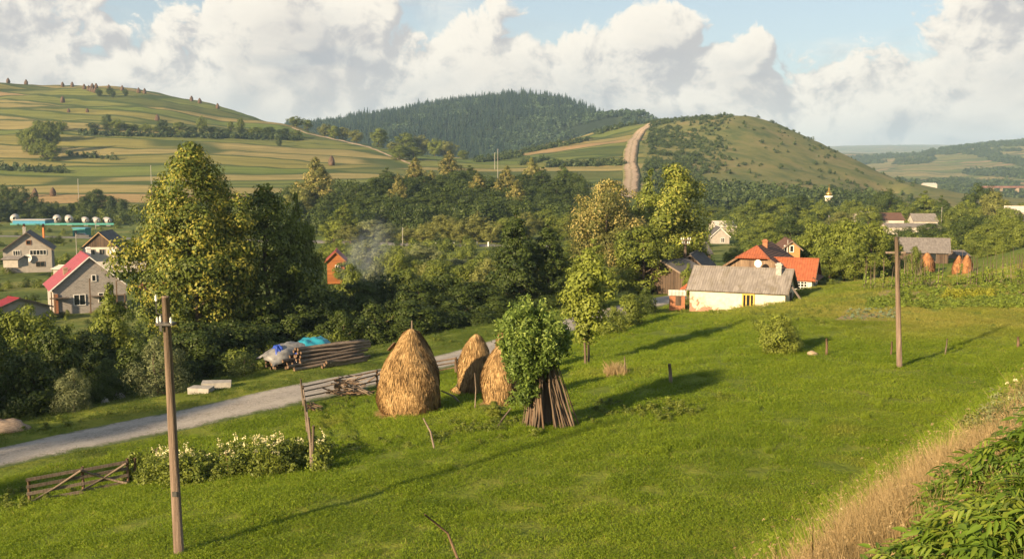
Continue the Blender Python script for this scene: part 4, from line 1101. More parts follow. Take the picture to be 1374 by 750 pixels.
def slab(mb, p, t, m=0):
    """a roof plane: four corners, thickened along its normal"""
    p = np.array(p, float); n = np.cross(p[1] - p[0], p[3] - p[0]); n /= np.linalg.norm(n)
    if n[2] < 0: p = p[::-1]; n = -n
    mb.hull8(np.r_[p - n * t, p], m)


def gable(name, label, cat, loc, yaw, L, W, wall, rise, mats, over=.35, side=.3, bury=.6, eave_f=0.0, hip=0.0, group=None, gmat=None):
    """house with its ridge along local x; local front wall at y = -W/2; z = 0 is the ground at the front"""
    e = empty(name, loc, yaw)
    b = MB()
    pent = [(-L / 2, -W / 2, -bury), (-L / 2, W / 2, -bury), (-L / 2, W / 2, wall), (-L / 2, 0, wall + rise), (-L / 2, -W / 2, wall)]
    if gmat is None:
        b.prism(pent, (L, 0, 0)); part('wall', b, mats[0], e)
    else:
        b.box((0, 0, (wall - bury) / 2), (L, W, wall + bury)); part('wall', b, mats[0], e)
        for s in (-1, 1):
            g = MB(); x = s * L / 2
            g.prism([(x - .06 * s, -W / 2, wall - .02), (x - .06 * s, W / 2, wall - .02), (x - .06 * s, 0, wall + rise)], (.1 * s, 0, 0))
            part('gable_wall', g, gmat, e)
    r = MB(); k = rise / (W / 2); X = L / 2 + side; t = .1
    zt = wall + rise + .12; ze = wall + .12 - k * over; zf = ze - k * eave_f
    slab(r, [(-X, -W / 2 - over - eave_f, zf), (X, -W / 2 - over - eave_f, zf), (X, 0, zt), (-X, 0, zt)], t)
    slab(r, [(X, W / 2 + over, ze), (-X, W / 2 + over, ze), (-X, 0.01, zt), (X, 0.01, zt)], t)
    ro = part('roof', r, mats[1], e)
    c = MB().box((0, 0, zt + .0), (2 * X + .04, .24, .09)); part('ridge_cap', c, mats[1], ro)
    for s in (-1, 1):
        f = MB()
        for q in (-1, 1):
            y1 = q * (W / 2 + over); x = s * (X + .02)
            f.hull8(np.array([(x - .02, y1, ze - .2), (x + .02, y1, ze - .2), (x + .02, 0, zt - .2), (x - .02, 0, zt - .2), (x - .02, y1, ze - .01), (x + .02, y1, ze - .01), (x + .02, 0, zt - .01), (x - .02, 0, zt - .01)]))
        part('bargeboard', f, mats[2] if len(mats) > 2 else M['wood_grey'], ro)
    tag(e, label, cat, group)
    e['L'], e['W'] = L, W
    return e


def facebox(mb, e, face, u, z, su, sz, d, dn, m=0):
    """box on a wall face: u along the wall, z up, d outward offset, dn thickness"""
    L, W = e['L'], e['W']
    if face == 'f': mb.box((u, -W / 2 - d, z), (su, dn, sz), None, m)
    if face == 'b': mb.box((-u, W / 2 + d, z), (su, dn, sz), None, m)
    if face == 'r': mb.box((L / 2 + d, u, z), (dn, su, sz), None, m)
    if face == 'l': mb.box((-L / 2 - d, -u, z), (dn, su, sz), None, m)


def window(e, face, u, z, w, h, mat_, nx=2, ny=1, fr=.08, name='window'):
    b = MB()
    for s in (-1, 1):
        facebox(b, e, face, u + s * (w / 2 - fr / 2), z, fr, h, .05, .1)
        facebox(b, e, face, u, z + s * (h / 2 - fr / 2), w - 2 * fr, fr, .048, .094)
    for i in range(1, nx): facebox(b, e, face, u - w / 2 + w * i / nx, z, fr * .8, h - 2 * fr, .045, .086)
    for i in range(1, ny): facebox(b, e, face, u, z - h / 2 + h * i / ny, w - 2 * fr, fr * .6, .042, .08)
    o = part(name, b, mat_, e)
    cw, ch = w / nx, h / ny
    for i in range(nx):
        for j in range(ny):
            g = MB(); facebox(g, e, face, u - w / 2 + cw * (i + .5), z - h / 2 + ch * (j + .5), cw - fr * .8, ch - fr * .6, .012, .02)
            part('pane', g, M['glass'], o)
    return o


def chimney(e, x, y, z0, z1, w=.55, mat_=None):
    b = MB().box((x, y, (z0 + z1) / 2), (w, w, z1 - z0)); b.box((x, y, z1 + .06), (w + .14, w + .14, .12)); b.box((x, y, z1 + .17), (w - .12, w - .12, .1))
    return part('chimney', b, mat_ or M['brick'], e)


def dish(e, face, u, z, r):
    L, W = e['L'], e['W']; b = MB(); k = 16; V = [(0, -.05, 0)]
    for q in (.5, 1):
        for i in range(k):
            a = i * 6.283 / k; V.append((r * q * math.cos(a), -.05 - .35 * r * q * q * .6, r * q * math.sin(a) * 1.08))
    fc = [(0, 1 + i, 1 + (i + 1) % k) for i in range(k)]
    b.add(V, fc); b.f.append((np.array([(1 + i, 1 + k + i, 1 + k + (i + 1) % k, 1 + (i + 1) % k) for i in range(k)]), 0))
    b.tube([(0, -.05, -r * .9), (0, -.4, 0)], .02, 5)
    b.tube([(0, .35, -.2), (0, -.05, 0)], .03, 5)
    o = part('satellite_dish', b, M['white'], e)
    ang = {'f': 0, 'l': -90, 'r': 90}[face]
    o.rotation_euler = (0, 0, R(ang)); o.location = {'f': (u, -W / 2 - .3, z), 'l': (-L / 2 - .3, -u, z), 'r': (L / 2 + .3, u, z)}[face]
    return o


# 1. plastered cottage
A, B = P(925, 419, 91.2), P(1053, 418, 87.6)
d = B - A; Lc = math.hypot(d[0], d[1]); yawc = math.atan2(d[1], d[0]); Wc = 5.2
zb = min(A[2], B[2])
mid = (A + B) / 2 + np.array([-math.sin(yawc), math.cos(yawc), 0]) * Wc / 2
wallc = P(990, 391, 89.5)[2] - zb; risec = P(990, 359, 92)[2] - zb - wallc
cot = gable('cottage', 'low cottage with peeling cream plaster and grey corrugated roof', 'house', (mid[0], mid[1], zb), yawc, Lc, Wc, wallc + .12, risec - .2, [M['plaster'], M['roof_slate']], over=.35, side=.3)
ux = lambda px: (px - 989) / 128 * Lc
window(cot, 'f', ux(1005), wallc * .62, 16.5 / 128 * Lc, wallc * .62, M['yellow_wood'], 3, 1, .12)
chimney(cot, ux(1039), -.55, wallc + risec * .5, wallc + risec + .42, .5, M['stone'])
b = MB(); facebox(b, cot, 'f', ux(1000), .12, Lc * .62, .16, .06, .12); part('plinth', b, M['cream'], cot)
b = MB(); facebox(b, cot, 'r', .3, 1.0, .9, 1.9, .03, .06); dr = part('door', b, M['boards_dark'], cot)
b = MB(); facebox(b, cot, 'r', .6, 1.0, .05, .12, .08, .05); part('handle', b, M['metal_dark'], dr)
b = MB(); b.prism([(-Lc / 2 - .9, -Wc / 2 - .1, wallc - .05), (-Lc / 2 - .28, -Wc / 2 - .3, wallc + .05), (-Lc / 2 - .28, -Wc / 2 + .6, wallc + .5)], (0, .0, .08)); part('tile_awning', b, M['roof_red'], cot)
# leaning plank at its right end
p0, p1 = G(1078, 415, 80, 100), P(1062, 384, 89)
b = MB().tube([(0, 0, -.1), tuple(p1 - p0)], [.1, .09], 6)
tag(link('leaning_plank', b.mesh('leaning_plank', [M['wood_grey']]), None, p0), 'grey beam leaning against the right end of the cottage', 'beam')

# 2. red-roofed house behind: board gable to the front, jerkinhead, long tile wing with veranda
zg = h1(XofPx(1010, 101), 101)
gz_ = lambda row, Y: P(1010, row, Y)[2] - zg
W2 = 7.6
e = empty('red_roofed_house', (XofPx(1013, 100), 100.2, zg), R(-25)); e['L'] = 9.0; e['W'] = W2
tag(e, 'farmhouse with half-hipped red and brown tile roof and weathered board gable', 'house')
wl = gz_(366, 100); ap = gz_(331, 102)
b = MB(); b.box((0, 4.5, (wl - 1) / 2), (W2, 9, wl + 1)); part('wall', b, M['cream'], e)
hz = wl + (ap - wl) * .62; hw_ = W2 / 2 * .38
b = MB().prism([(-W2 / 2, -.05, wl), (W2 / 2, -.05, wl), (hw_, -.05, hz), (-hw_, -.05, hz)], (0, .15, 0)); part('gable_wall', b, M['boards'], e)
ov = .5; kk = (ap - wl) / (W2 / 2)
r1 = MB(); slab(r1, [(-W2 / 2 - ov, -.5, wl - kk * ov + .1), (-W2 / 2 - ov, 9.4, wl - kk * ov + .1), (0, 9.4, ap + .1), (0, 1.5, ap + .1)], .12)
slab(r1, [(-W2 / 2 - ov, -.5, wl - kk * ov + .1), (0, 1.5, ap + .1), (-hw_ - .05, -.5, hz + .1), (-hw_ - .06, -.5, hz + .09)], .12)
part('roof', r1, M['roof_brown'], e)
r2 = MB(); slab(r2, [(W2 / 2 + ov, 9.4, wl - kk * ov + .1), (W2 / 2 + ov, -.5, wl - kk * ov + .1), (hw_ + .05, -.5, hz + .1), (0, 1.5, ap + .1)], .12)
slab(r2, [(W2 / 2 + ov, 9.4, wl - kk * ov + .1), (0, 1.5, ap + .1), (0.005, 9.38, ap + .1), (0.01, 9.4, ap + .1)], .12)
part('roof', r2, M['roof_brown'], e)
r3 = MB(); slab(r3, [(-hw_ - .3, -.62, hz - .02), (hw_ + .3, -.62, hz - .02), (.05, 1.55, ap + .16), (-.05, 1.55, ap + .16)], .1)
part('roof_hip', r3, M['roof_red'], e)
for s in (-1, 1):
    v = MB().hull8(np.array([(s * (W2 / 2 + ov), -.53, wl - kk * ov - .1), (s * (W2 / 2 + ov), -.48, wl - kk * ov - .1), (s * hw_, -.48, hz - .12), (s * hw_, -.53, hz - .12),
                             (s * (W2 / 2 + ov), -.53, wl - kk * ov + .1), (s * (W2 / 2 + ov), -.48, wl - kk * ov + .1), (s * hw_, -.48, hz + .1), (s * hw_, -.53, hz + .1)]))
    part('bargeboard', v, M['wood_brown'], e)
chimney(e, .35, 4.2, ap - .8, ap + .42, .5, M['brick'])
window(e, 'f', -1.2, wl + .35, .7, .8, M['white'], 2, 1)
# wing
B = P(1089, 391, 97.5); Lw = 4.6; yw = R(-24); Ww = 4.6; A = B - Lw * np.array([math.cos(yw), math.sin(yw), 0])
mid = (A + B) / 2 + np.array([-math.sin(yw), math.cos(yw), 0]) * Ww / 2
zw = B[2] - .2; wallw = P(1070, 374, 98.3)[2] - zw; risew = P(1060, 347, 101)[2] - zw - wallw
win_ = gable('veranda_wing', 'cream house wing with bright orange-red tile roof and glazed veranda', 'house', (mid[0], mid[1], zw), yw, Lw, Ww, wallw, risew, [M['cream'], M['roof_red'], M['wood_brown']], over=.3, side=.35, bury=1.2, gmat=M['boards_dark'])
window(win_, 'f', Lw * .20, wallw * .55, Lw * .42, wallw * .62, M['white'], 6, 3, .07)
window(win_, 'r', -.8, wallw * .55, 2.2, wallw * .62, M['white'], 3, 3, .07)
b = MB(); slab(b, [(Lw / 2 + .1, -Ww / 2 - .2, wallw + .25), (Lw / 2 + .6, -Ww / 2 - .2, wallw - .1), (Lw / 2 + .6, Ww / 2, wallw - .1), (Lw / 2 + .1, Ww / 2, wallw + .25)], .08); part('canopy', b, M['roof_brown'], win_)
# satellite dish between the roofs, on a mast of the red-roofed house
o = dish(e, 'f', W2 / 2 - .3, wl + (gz_(353, 98.5) - wl), .36); o.location = (.75, -1.4, gz_(353, 99))
b = MB().tube([(.75, -.9, gz_(353, 99) - 1.6), (.75, -.95, gz_(353, 99))], .04, 6).tube([(.75, -.92, gz_(353, 99) - 1.0), (.75, .1, gz_(353, 99) - 1.0)], .04, 6); part('dish_mast', b, M['metal_dark'], e)

# 3. small brick-gabled house, sheds, outhouse
def simple(px, row, Y, wpx, wall_px, rise_px, depth, yaw, name, label, mats, gfront=False, cat='house', group=None, bury=1.0, **k):
    """a house whose visible front is wpx wide; gfront: the gable faces the camera"""
    q = P(px, row, Y); s = Y / F
    if gfront:
        e = gable(name, label, cat, (q[0], q[1] + depth / 2, q[2]), yaw + R(90), depth, wpx * s, wall_px * s, rise_px * s, mats, bury=bury, group=group, **k)
    else:
        e = gable(name, label, cat, (q[0], q[1] + depth / 2, q[2]), yaw, wpx * s, depth, wall_px * s, rise_px * s, mats, bury=bury, group=group, **k)
    return e


# with gfront the front gable is face 'l'
e = simple(1067, 350, 128, 22, 17, 9, 7, R(-8), 'brick_house', 'small house with golden brick gable peeking over the red wing', [M['brickgold'], M['roof_brown']], True)
window(e, 'l', -.0, 1.55, .55, .9, M['white'], 1, 1); window(e, 'l', -.75, 1.55, .45, .9, M['white'], 1, 1)
e = simple(940, 382, 118, 40, 22, 18, 8, R(-18), 'wooden_shed', 'dark board shed with dark grey roof beside the utility pole', [M['boards_dark'], M['roof_dark']], True, 'shed')
e = simple(912, 392, 112, 44, 22, 17, 8, R(35), 'wooden_shed', 'low dark board shed behind the utility pole foot', [M['boards_dark'], M['roof_dark']], False, 'shed')
e = simple(936, 360, 140, 30, 20, 12, 6, R(5), 'wooden_shed', 'grey shed roof between the trees above the dark board shed', [M['boards_dark'], M['roof_dark']], False, 'shed')
A, B = P(902, 408, 92.5), P(923, 409, 91.5)
e = gable('brick_outhouse', 'small crumbling brick outhouse left of the cottage', 'outhouse', ((A[0] + B[0]) / 2 - .1, 93, A[2]), R(-10), 1.45, 1.4, .85, .25, [M['brick'], M['roof_pale']], over=.15, side=.1)
b = MB(); facebox(b, e, 'f', .1, .35, .5, .9, .02, .04); part('door', b, M['boards_dark'], e)
# village beyond
e = simple(968, 328, 260, 24, 11, 11, 9, R(-4), 'village_house', 'grey brick village house with pale-edged gable', [M['grey_render'], M['roof_dark'], M['white']], True)
window(e, 'l', .6, 1.1, .9, 1.3, M['white'], 2, 1)
e = simple(973, 312, 300, 26, 7, 7, 9, R(6), 'village_house', 'village house under a pale sheet-metal roof', [M['offwhite'], M['roof_pale']])
e = simple(955, 322, 275, 14, 5, 6, 6, R(20), 'village_shed', 'little village shed with reddish roof', [M['grey_render'], M['roof_brown']], False, 'shed')
e = simple(1193, 302, 300, 42, 7, 8, 9, R(-5), 'village_house', 'village house with long brown tile roof behind the orchard', [M['offwhite'], M['roof_brown']])
e = simple(1246, 303, 315, 30, 6, 9, 10, R(-10), 'village_house', 'village house with grey hipped-looking roof above the barn', [M['offwhite'], M['roof_slate']])
e = simple(1228, 310, 290, 70, 5, 4, 8, R(-3), 'village_house', 'long low white-walled village building above the barn', [M['offwhite'], M['roof_slate']])
e = simple(1372, 292, 260, 24, 7, 7, 8, R(-30), 'village_house', 'village house with pale roof among trees right of the barn', [M['offwhite'], M['roof_pale']])
e = simple(1165, 296, 320, 20, 5, 6, 7, R(10), 'village_house', 'small pale-roofed village house tucked between orchard crowns', [M['offwhite'], M['roof_pale']])
# barn
A, B = P(1212, 350, 176), P(1284, 350, 173); d = B - A; Lb = math.hypot(d[0], d[1])
e = gable('barn', 'dark board barn with grey shingle roof behind the haystacks', 'barn', ((A[0] + B[0]) / 2, 178.5, h1(XofPx(1250, 176), 176) - .1), math.atan2(d[1], d[0]), Lb, 7, 2.1, 2.1, [M['boards_dark'], M['roof_barn']], over=.5, side=.4)
window(e, 'f', Lb * .2, 1.1, 1.4, 1.5, M['wood_grey'], 1, 1, name='barn_door')
e = simple(1293, 352, 182, 12, 9, 5, 5, R(0), 'barn_lean_to', 'small plank lean-to at the right end of the barn', [M['wood_grey'], M['roof_barn']], False, 'shed')

# 4. houses on the valley floor, left
# unfinished block house: gable faces right-front, pink roof falls to the left
q = P(122, 440, 134)
bh = gable('unfinished_block_house', 'unfinished grey concrete-block house with pink metal roof', 'house', (q[0] - 2.2, q[1] + 4.2, q[2]), R(90 + 29), 10, 9.2, 5.7, 4.0, [M['block'], M['roof_pink'], M['white']], over=.55, side=.35, bury=1.5)
window(bh, 'l', -1.4, 3.95, 1.5, 1.5, M['white'], 2, 1); window(bh, 'l', 1.6, 4.1, 1.3, 1.35, M['white'], 2, 1)
window(bh, 'l', -1.6, 1.1, 2.2, 1.4, M['white'], 3, 1); window(bh, 'l', .5, 6.8, .6, .9, M['white'], 1, 1)
window(bh, 'l', 1.6, 1.1, 1.2, 1.15, M['white'], 2, 1)
b = MB(); facebox(b, bh, 'l', -4.3, 2.4, .5, 5.0, .08, .18); part('corner_pillar', b, M['brick'], bh)
chimney(bh, -2.6, 2.8, 6.3, 8.0, .55, M['sand']); chimney(bh, 4.0, -.9, 8.2, 10.2, .6, M['white'])
for u, h_ in ((-4.9, 5.3), (-4.5, 5.0), (-.15, 6.9), (3.2, 6.4), (4.2, 4.6)):
    b = MB(); facebox(b, bh, 'l', u, h_ / 2 - .4, .14, h_ + .8, .9, .14); part('scaffold_pole', b, M['wood_brown'], bh)
for z in (2.3, 4.4):
    for u, w in ((-3.9, 2.4), (2.0, 4.6)):
        b = MB(); facebox(b, bh, 'l', u, z, w, .08, .55, .8); part('scaffold_plank', b, M['wood_grey'], bh)
# grey house with the dish
q = P(37, 366, 194)
gh = gable('grey_house', 'two-storey grey rendered house with dark gable roof and satellite dish', 'house', (q[0] - 1.9, q[1] + 5, q[2]), R(90 + 22), 10, 8.6, 4.6, 3.2, [M['grey_render'], M['roof_dark']], over=.5, side=.5, bury=1)
window(gh, 'l', -1.9, 3.9, 1.3, 1.0, M['white'], 3, 1); window(gh, 'l', 1.9, 3.9, 3.0, 1.0, M['white'], 5, 1)
window(gh, 'l', -2.1, 1.5, 1.5, 1.0, M['wood_grey'], 2, 1); window(gh, 'l', 2.2, 1.6, 1.6, 1.0, M['wood_grey'], 2, 1)
window(gh, 'l', .3, 5.9, .9, .9, M['brick'], 1, 1); dish(gh, 'l', 0, 2.9, .75); chimney(gh, 2.5, .9, 6.6, 8.4, .6, M['stone'])
# brown-gabled house
q = P(131, 346, 205)
wh = gable('brown_gable_house', 'low house with dark brown board gable and grey roof', 'house', (q[0] - .2, q[1] + 5, q[2]), R(90 + 6), 9, 6.8, 2.2, 3.0, [M['offwhite'], M['roof_dark'], M['cut_wood']], over=.5, side=.4, bury=1, gmat=M['boards_dark'])
window(wh, 'l', -1.5, 1.2, 1.2, 1.1, M['grey_render'], 2, 1); window(wh, 'l', .5, 1.2, 1.2, 1.1, M['grey_render'], 2, 1); dish(wh, 'l', 2.6, 1.3, .7)
b = MB().box((0, 0, .6), (13, .25, 2.0))
q = P(155, 362, 190); tag(link('garden_wall', b.mesh('garden_wall', [M['concrete']]), None, (q[0], q[1], q[2]), (0, 0, R(6))), 'pale concrete garden wall beside the brown-gabled house', 'wall')
e = simple(-2, 428, 120, 24, 8, 15, 8, R(-35), 'red_roof_shed', 'shed under a dull red roof below the grey house', [M['grey_render'], M['roof_crimson']], False, 'shed')
e = simple(14, 352, 185, 20, 4, 3, 4, R(0), 'lean_to', 'pale lean-to left of the grey house', [M['grey_render'], M['roof_slate']], False, 'shed')
e = simple(84, 366, 170, 22, 5, 3, 4, R(-10), 'lean_to', 'low grey shed between the two grey houses', [M['grey_render'], M['roof_pale']], False, 'shed')
e = simple(195, 397, 150, 26, 8, 6, 7, R(10), 'village_house', 'white house glimpsed behind the golden linden', [M['offwhite'], M['roof_crimson']])
# orange timber house
e = simple(447, 372, 150, 23, 23, 11, 6, R(8), 'orange_timber_house', 'orange timber house with crimson roof beside the dark trees', [M['boards_orange'], M['roof_crimson'], M['boards_orange']], True)
window(e, 'l', .3, 1.4, .8, .9, M['white'], 2, 1)
# gas depot: canopy, tanks, kiosk, wall
q = G(46, 319, 250, 350)
e = empty('fuel_canopy', q); tag(e, 'sky-blue flat canopy on orange posts beside the highway', 'canopy')
part('roof', MB().box((0, 0, 4.9), (9.8, 6, 1.0)), M['skyblue'], e); part('fascia', MB().box((0, 0, 5.52), (10.2, 6.4, .24)), M['tank'], e)
for x in (-3.0, 2.9): part('post', MB().box((x, 0, 2.0), (.5, .5, 5.4)), M['orange'], e)
for i, px in enumerate((20, 77, 93, 115, 130, 145)):
    rr = 1.55 if i < 3 else 1.25
    q = P(px, 302.5, 392); e = empty('storage_tank', (q[0], q[1], h1(q[0], q[1])), R(24 + i))
    b = MB(); b.tube([(0, -2.6, rr + .9), (0, -2.45, rr + .9), (0, -2, rr + .9), (0, 6, rr + .9), (0, 6.5, rr + .9)], [rr * .35, rr * .75, rr, rr, rr * .5], 20); part('tank', b, M['tank'], e, True)
    for y in (-1.2, 4.5): part('saddle', MB().box((0, y, .6), (rr * 1.2, .5, 1.9)), M['concrete'], e)
    tag(e, 'large' * (i < 3) + 'smaller' * (i >= 3) + ' pale horizontal storage tank on the teal platform', 'tank', 'large storage tanks' if i < 3 else 'smaller storage tanks')
q0, q1 = P(14, 303, 386), P(153, 303, 386)
tag(link('platform_wall', MB().box((0, 0, 0), (q1[0] - q0[0], .5, .7)).mesh('platform_wall', [M['teal']]), None, ((q0[0] + q1[0]) / 2, 386, h1(q0[0], 386) + .5)), 'low teal wall in front of the storage tanks', 'wall')
q = G(110, 317, 250, 350); e = empty('kiosk', q, R(-10)); tag(e, 'small teal kiosk with flat roof by the highway', 'kiosk')
part('wall', MB().box((0, 0, 1.1), (4.4, 3, 2.9)), M['teal'], e); part('roof', MB().box((0, 0, 2.65), (4.8, 3.4, .2)), M['skyblue'], e); part('door', MB().box((-1.2, -1.53, .9), (.9, .06, 1.9)), M['metal_dark'], e)
q = G(113, 319, 250, 330); e = empty('parked_car', (q[0], q[1] - 1, h1(q[0], q[1] - 1)), R(4)); tag(e, 'dark car parked in front of the teal kiosk', 'car')
b = MB().hull8(np.array([(-2.1, -.85, .3), (2.1, -.85, .3), (2.1, .85, .3), (-2.1, .85, .3), (-2.0, -.8, .95), (2.05, -.8, .85), (2.05, .8, .85), (-2.0, .8, .95)])); part('body', b, M['metal_dark'], e)
b = MB().hull8(np.array([(-1.5, -.76, .95), (1.0, -.76, .93), (1.0, .76, .93), (-1.5, .76, .95), (-1.1, -.6, 1.5), (.4, -.6, 1.5), (.4, .6, 1.5), (-1.1, .6, 1.5)])); part('cabin', b, M['glass'], e)
for x in (-1.3, 1.3):
    for y in (-.8, .8): part('wheel', MB().tube([(x, y - .1, .32), (x, y + .1, .32)], .32, 12), M['metal_dark'], e)
# church tower
q = P(1112, 268, 470); e = empty('church_tower', (q[0], q[1], q[2] - 6)); tag(e, 'white church turret with small golden dome rising over the trees', 'church')
part('tower', MB().tube([(0, 0, 0), (0, 0, 7.4)], 1.7, 8), M['cream'], e); part('cornice', MB().tube([(0, 0, 7.2), (0, 0, 7.8)], [2.1, 1.9], 8), M['white'], e)
part('dome', MB().tube([(0, 0, 7.8), (0, 0, 8.2), (0, 0, 8.9), (0, 0, 9.6), (0, 0, 10.2), (0, 0, 11.0)], [1.1, 1.5, 1.5, .95, .35, .15], 12), M['gold'], e, True)
part('lantern', MB().tube([(0, 0, 10.2), (0, 0, 11.4), (0, 0, 11.9)], [.5, .55, .1], 8), M['gold'], e); part('cross', MB().box((0, 0, 12.5), (.15, .15, 1.4)).box((0, 0, 12.7), (.7, .14, .16)), M['gold'], e)
# viaduct and far white building
q0, q1 = P(1316, 251, 1320), P(1480, 250, 1320); e = empty('viaduct', (q0[0], 1320, q0[2])); tag(e, 'far reddish railway viaduct on tall piers', 'bridge')
part('deck', MB().box(((q1[0] - q0[0]) / 2, 0, 0), (q1[0] - q0[0], 6, 2.4)), plain('rust_deck', (.24, .12, .09), None, .2), e)
for px in (1331, 1343, 1365, 1387, 1409): part('pier', MB().box((P(px, 250, 1320)[0] - q0[0], 0, -14), (3.4, 4.5, 25.6)), M['sand'], e)
e = simple(1249, 252, 1330, 17, 4, 2, 12, 0, 'far_white_building', 'far long white building in the valley below the viaduct', [M['offwhite'], M['roof_pale']])

# ------------------------------------------------------------------ haystacks
def hay_mesh(name, prof, r0, h, n_str, seed, lean=(0, 0), mat_='hay'):
    """lathe with lumps, thatched with hanging straw"""
    r = np.random.default_rng(seed); b = MB(); k, m = 40, 26
    t = np.linspace(0, 1, m); rad = np.interp(t, *zip(*prof)) * r0
    th = np.arange(k) * 6.283 / k; ph = r.uniform(0, 6.28, 12)
    def rr(tt, a):
        o = np.interp(tt, *zip(*prof)) * r0
        return o * (1 + .065 * np.sin(2 * a + ph[0] + tt * 3) + .05 * np.sin(3 * a + ph[1] - tt * 6) + .03 * np.sin(7 * a + ph[2] + tt * 14) + .015 * np.sin(13 * a + ph[3] + 22 * tt))
    T, A = np.meshgrid(t, th, indexing='ij'); Rr = rr(T, A)
    V = np.stack([Rr * np.cos(A) + lean[0] * T ** 1.5, Rr * np.sin(A) + lean[1] * T ** 1.5, T * h - .08 + .06 * np.sin(5 * A + ph[5]) * (T < .03)], -1)
    ii = np.arange(m * k).reshape(m, k)
    q = np.stack([ii[:-1], np.roll(ii[:-1], -1, 1), np.roll(ii[1:], -1, 1), ii[1:]], -1).reshape(-1, 4)
    b.add(V.reshape(-1, 3), q, 0, r.uniform(.25, .6, m * k)); b.f.append((ii[-1:, :], 0))
    tt = r.uniform(.0, 1, n_str); tt = np.where(r.uniform(0, 1, n_str) < .12, r.uniform(.0, .08, n_str), tt); a = r.uniform(0, 6.283, n_str); ln = r.uniform(.2, .75, n_str)
    def pos(t_, a_, off):
        q_ = rr(np.clip(t_, 0, 1), a_) + off
        return np.stack([q_ * np.cos(a_) + lean[0] * np.clip(t_, 0, 1) ** 1.5, q_ * np.sin(a_) + lean[1] * np.clip(t_, 0, 1) ** 1.5, t_ * h], 1)
    sl = r.normal(0, .18, n_str) * ln / r0
    p0 = pos(tt, a, .0); p1 = pos(tt - ln / h * .55, a + sl * .5, r.uniform(.02, .07, n_str)); p2 = pos(np.maximum(tt - ln / h, -.015), a + sl, r.uniform(-.02, .10, n_str))
    w = r.uniform(.008, .024, n_str)[:, None] * np.stack([-np.sin(a), np.cos(a), np.zeros(n_str)], 1)
    b.add(np.stack([p0 - w, p0 + w, p1 + w, p2, p1 - w], 1).reshape(-1, 3), np.arange(5 * n_str).reshape(-1, 5), 0, np.repeat(r.uniform(0, 1, n_str), 5))
    ng_ = n_str // 12; a = r.uniform(0, 6.283, ng_); q = r0 * prof[0][1] * r.uniform(.95, 1.3, ng_); L_ = r.uniform(.1, .35, ng_); c = np.stack([q * np.cos(a), q * np.sin(a), np.full(ng_, .06)], 1); a2 = a + r.normal(0, .8, ng_)
    d = np.stack([np.cos(a2), np.sin(a2), r.normal(-.05, .12, ng_)], 1) * L_[:, None]; w = .012 * np.stack([-np.sin(a2), np.cos(a2), np.zeros(ng_)], 1)
    b.add(np.stack([c - w, c + w, c + d], 1).reshape(-1, 3), np.arange(3 * ng_).reshape(-1, 3), 0, np.repeat(r.uniform(.3, 1, ng_), 3))
    return b.mesh(name, [M[mat_]], True)


PRA = [(0, .80), (.04, .93), (.15, 1.0), (.35, .99), (.52, .90), (.66, .74), (.78, .53), (.88, .36), (.96, .22), (1, .06)]
PRB = [(0, .86), (.1, .97), (.3, 1.0), (.5, .97), (.66, .86), (.8, .66), (.92, .40), (1, .08)]
def haystack(px, base, top, wpx, prof, seed, label, n_str=9000, pole=.35, mat_='hay', lean=(0, 0), group=None, name='haystack', Y=None):
    g = G(px, base) if Y is None else np.array([XofPx(px, Y), Y, h1(XofPx(px, Y), Y)])
    r0 = wpx / 2 * g[1] / F
    Yc = g[1] + r0 * .8; x = XofPx(px, Yc); z = h1(x, Yc); h = P(px, top, Yc)[2] - z
    e = empty(name, (x, Yc, z)); tag(e, label, 'haystack', group)
    o = link('hay', hay_mesh('hay', prof, r0, h, n_str, seed, lean, mat_), e)
    if pole: part('centre_pole', MB().tube([(lean[0], lean[1], h - .5), (lean[0] + .03, lean[1], h + pole)], [.05, .035], 6), M['wood_grey'], e)
    return e, r0, h


hs1, r1_, h1_ = haystack(547, 560, 441, 88, PRA, 1, 'largest haystack with a pole sticking out of its pointed top', 21000, .38, lean=(.12, 0))
haystack(636, 529, 448, 44, PRB, 2, 'slim haystack with rounded shadowed top, beside the rail fence', 9000, 0, lean=(.10, 0))
haystack(673, 546, 462, 50, PRB, 3, 'haystack half hidden by the willow with leaning poles', 9000, 0)
haystack(680, 500, 433, 30, PRB, 4, 'haystack whose top peeks out behind the willow crown', 5000, 0, Y=56)
g = G(615, 527); tag(link('hay_tuft', hay_mesh('hay_tuft', PRB, .42, .35, 500, 6), None, g), 'small loose heap of hay at the foot of the slim haystack', 'hay')
# wooden flap stuck near the top of the largest stack
b = MB().box((0, 0, 0), (.5, .25, .04)); o = part('weight_board', b, M['wood_brown'], hs1); o.location = (-r1_ * .52, -.25, h1_ * .80); o.rotation_euler = (R(-30), R(-48), 0)
# right-hand haystacks by the barn
haystack(1246, 366, 339, 20, PRA, 11, 'reddish haystack standing directly in front of the barn', 2500, .2, 'hay_red', group=None, Y=158)
haystack(1289, 371, 343, 15, PRA, 12, 'reddish haystack, left of the touching pair beyond the bean poles', 2500, .2, 'hay_red', Y=150)
haystack(1300, 370, 342, 15, PRA, 13, 'reddish haystack, right of the touching pair beyond the bean poles', 2500, .2, 'hay_red', Y=149)
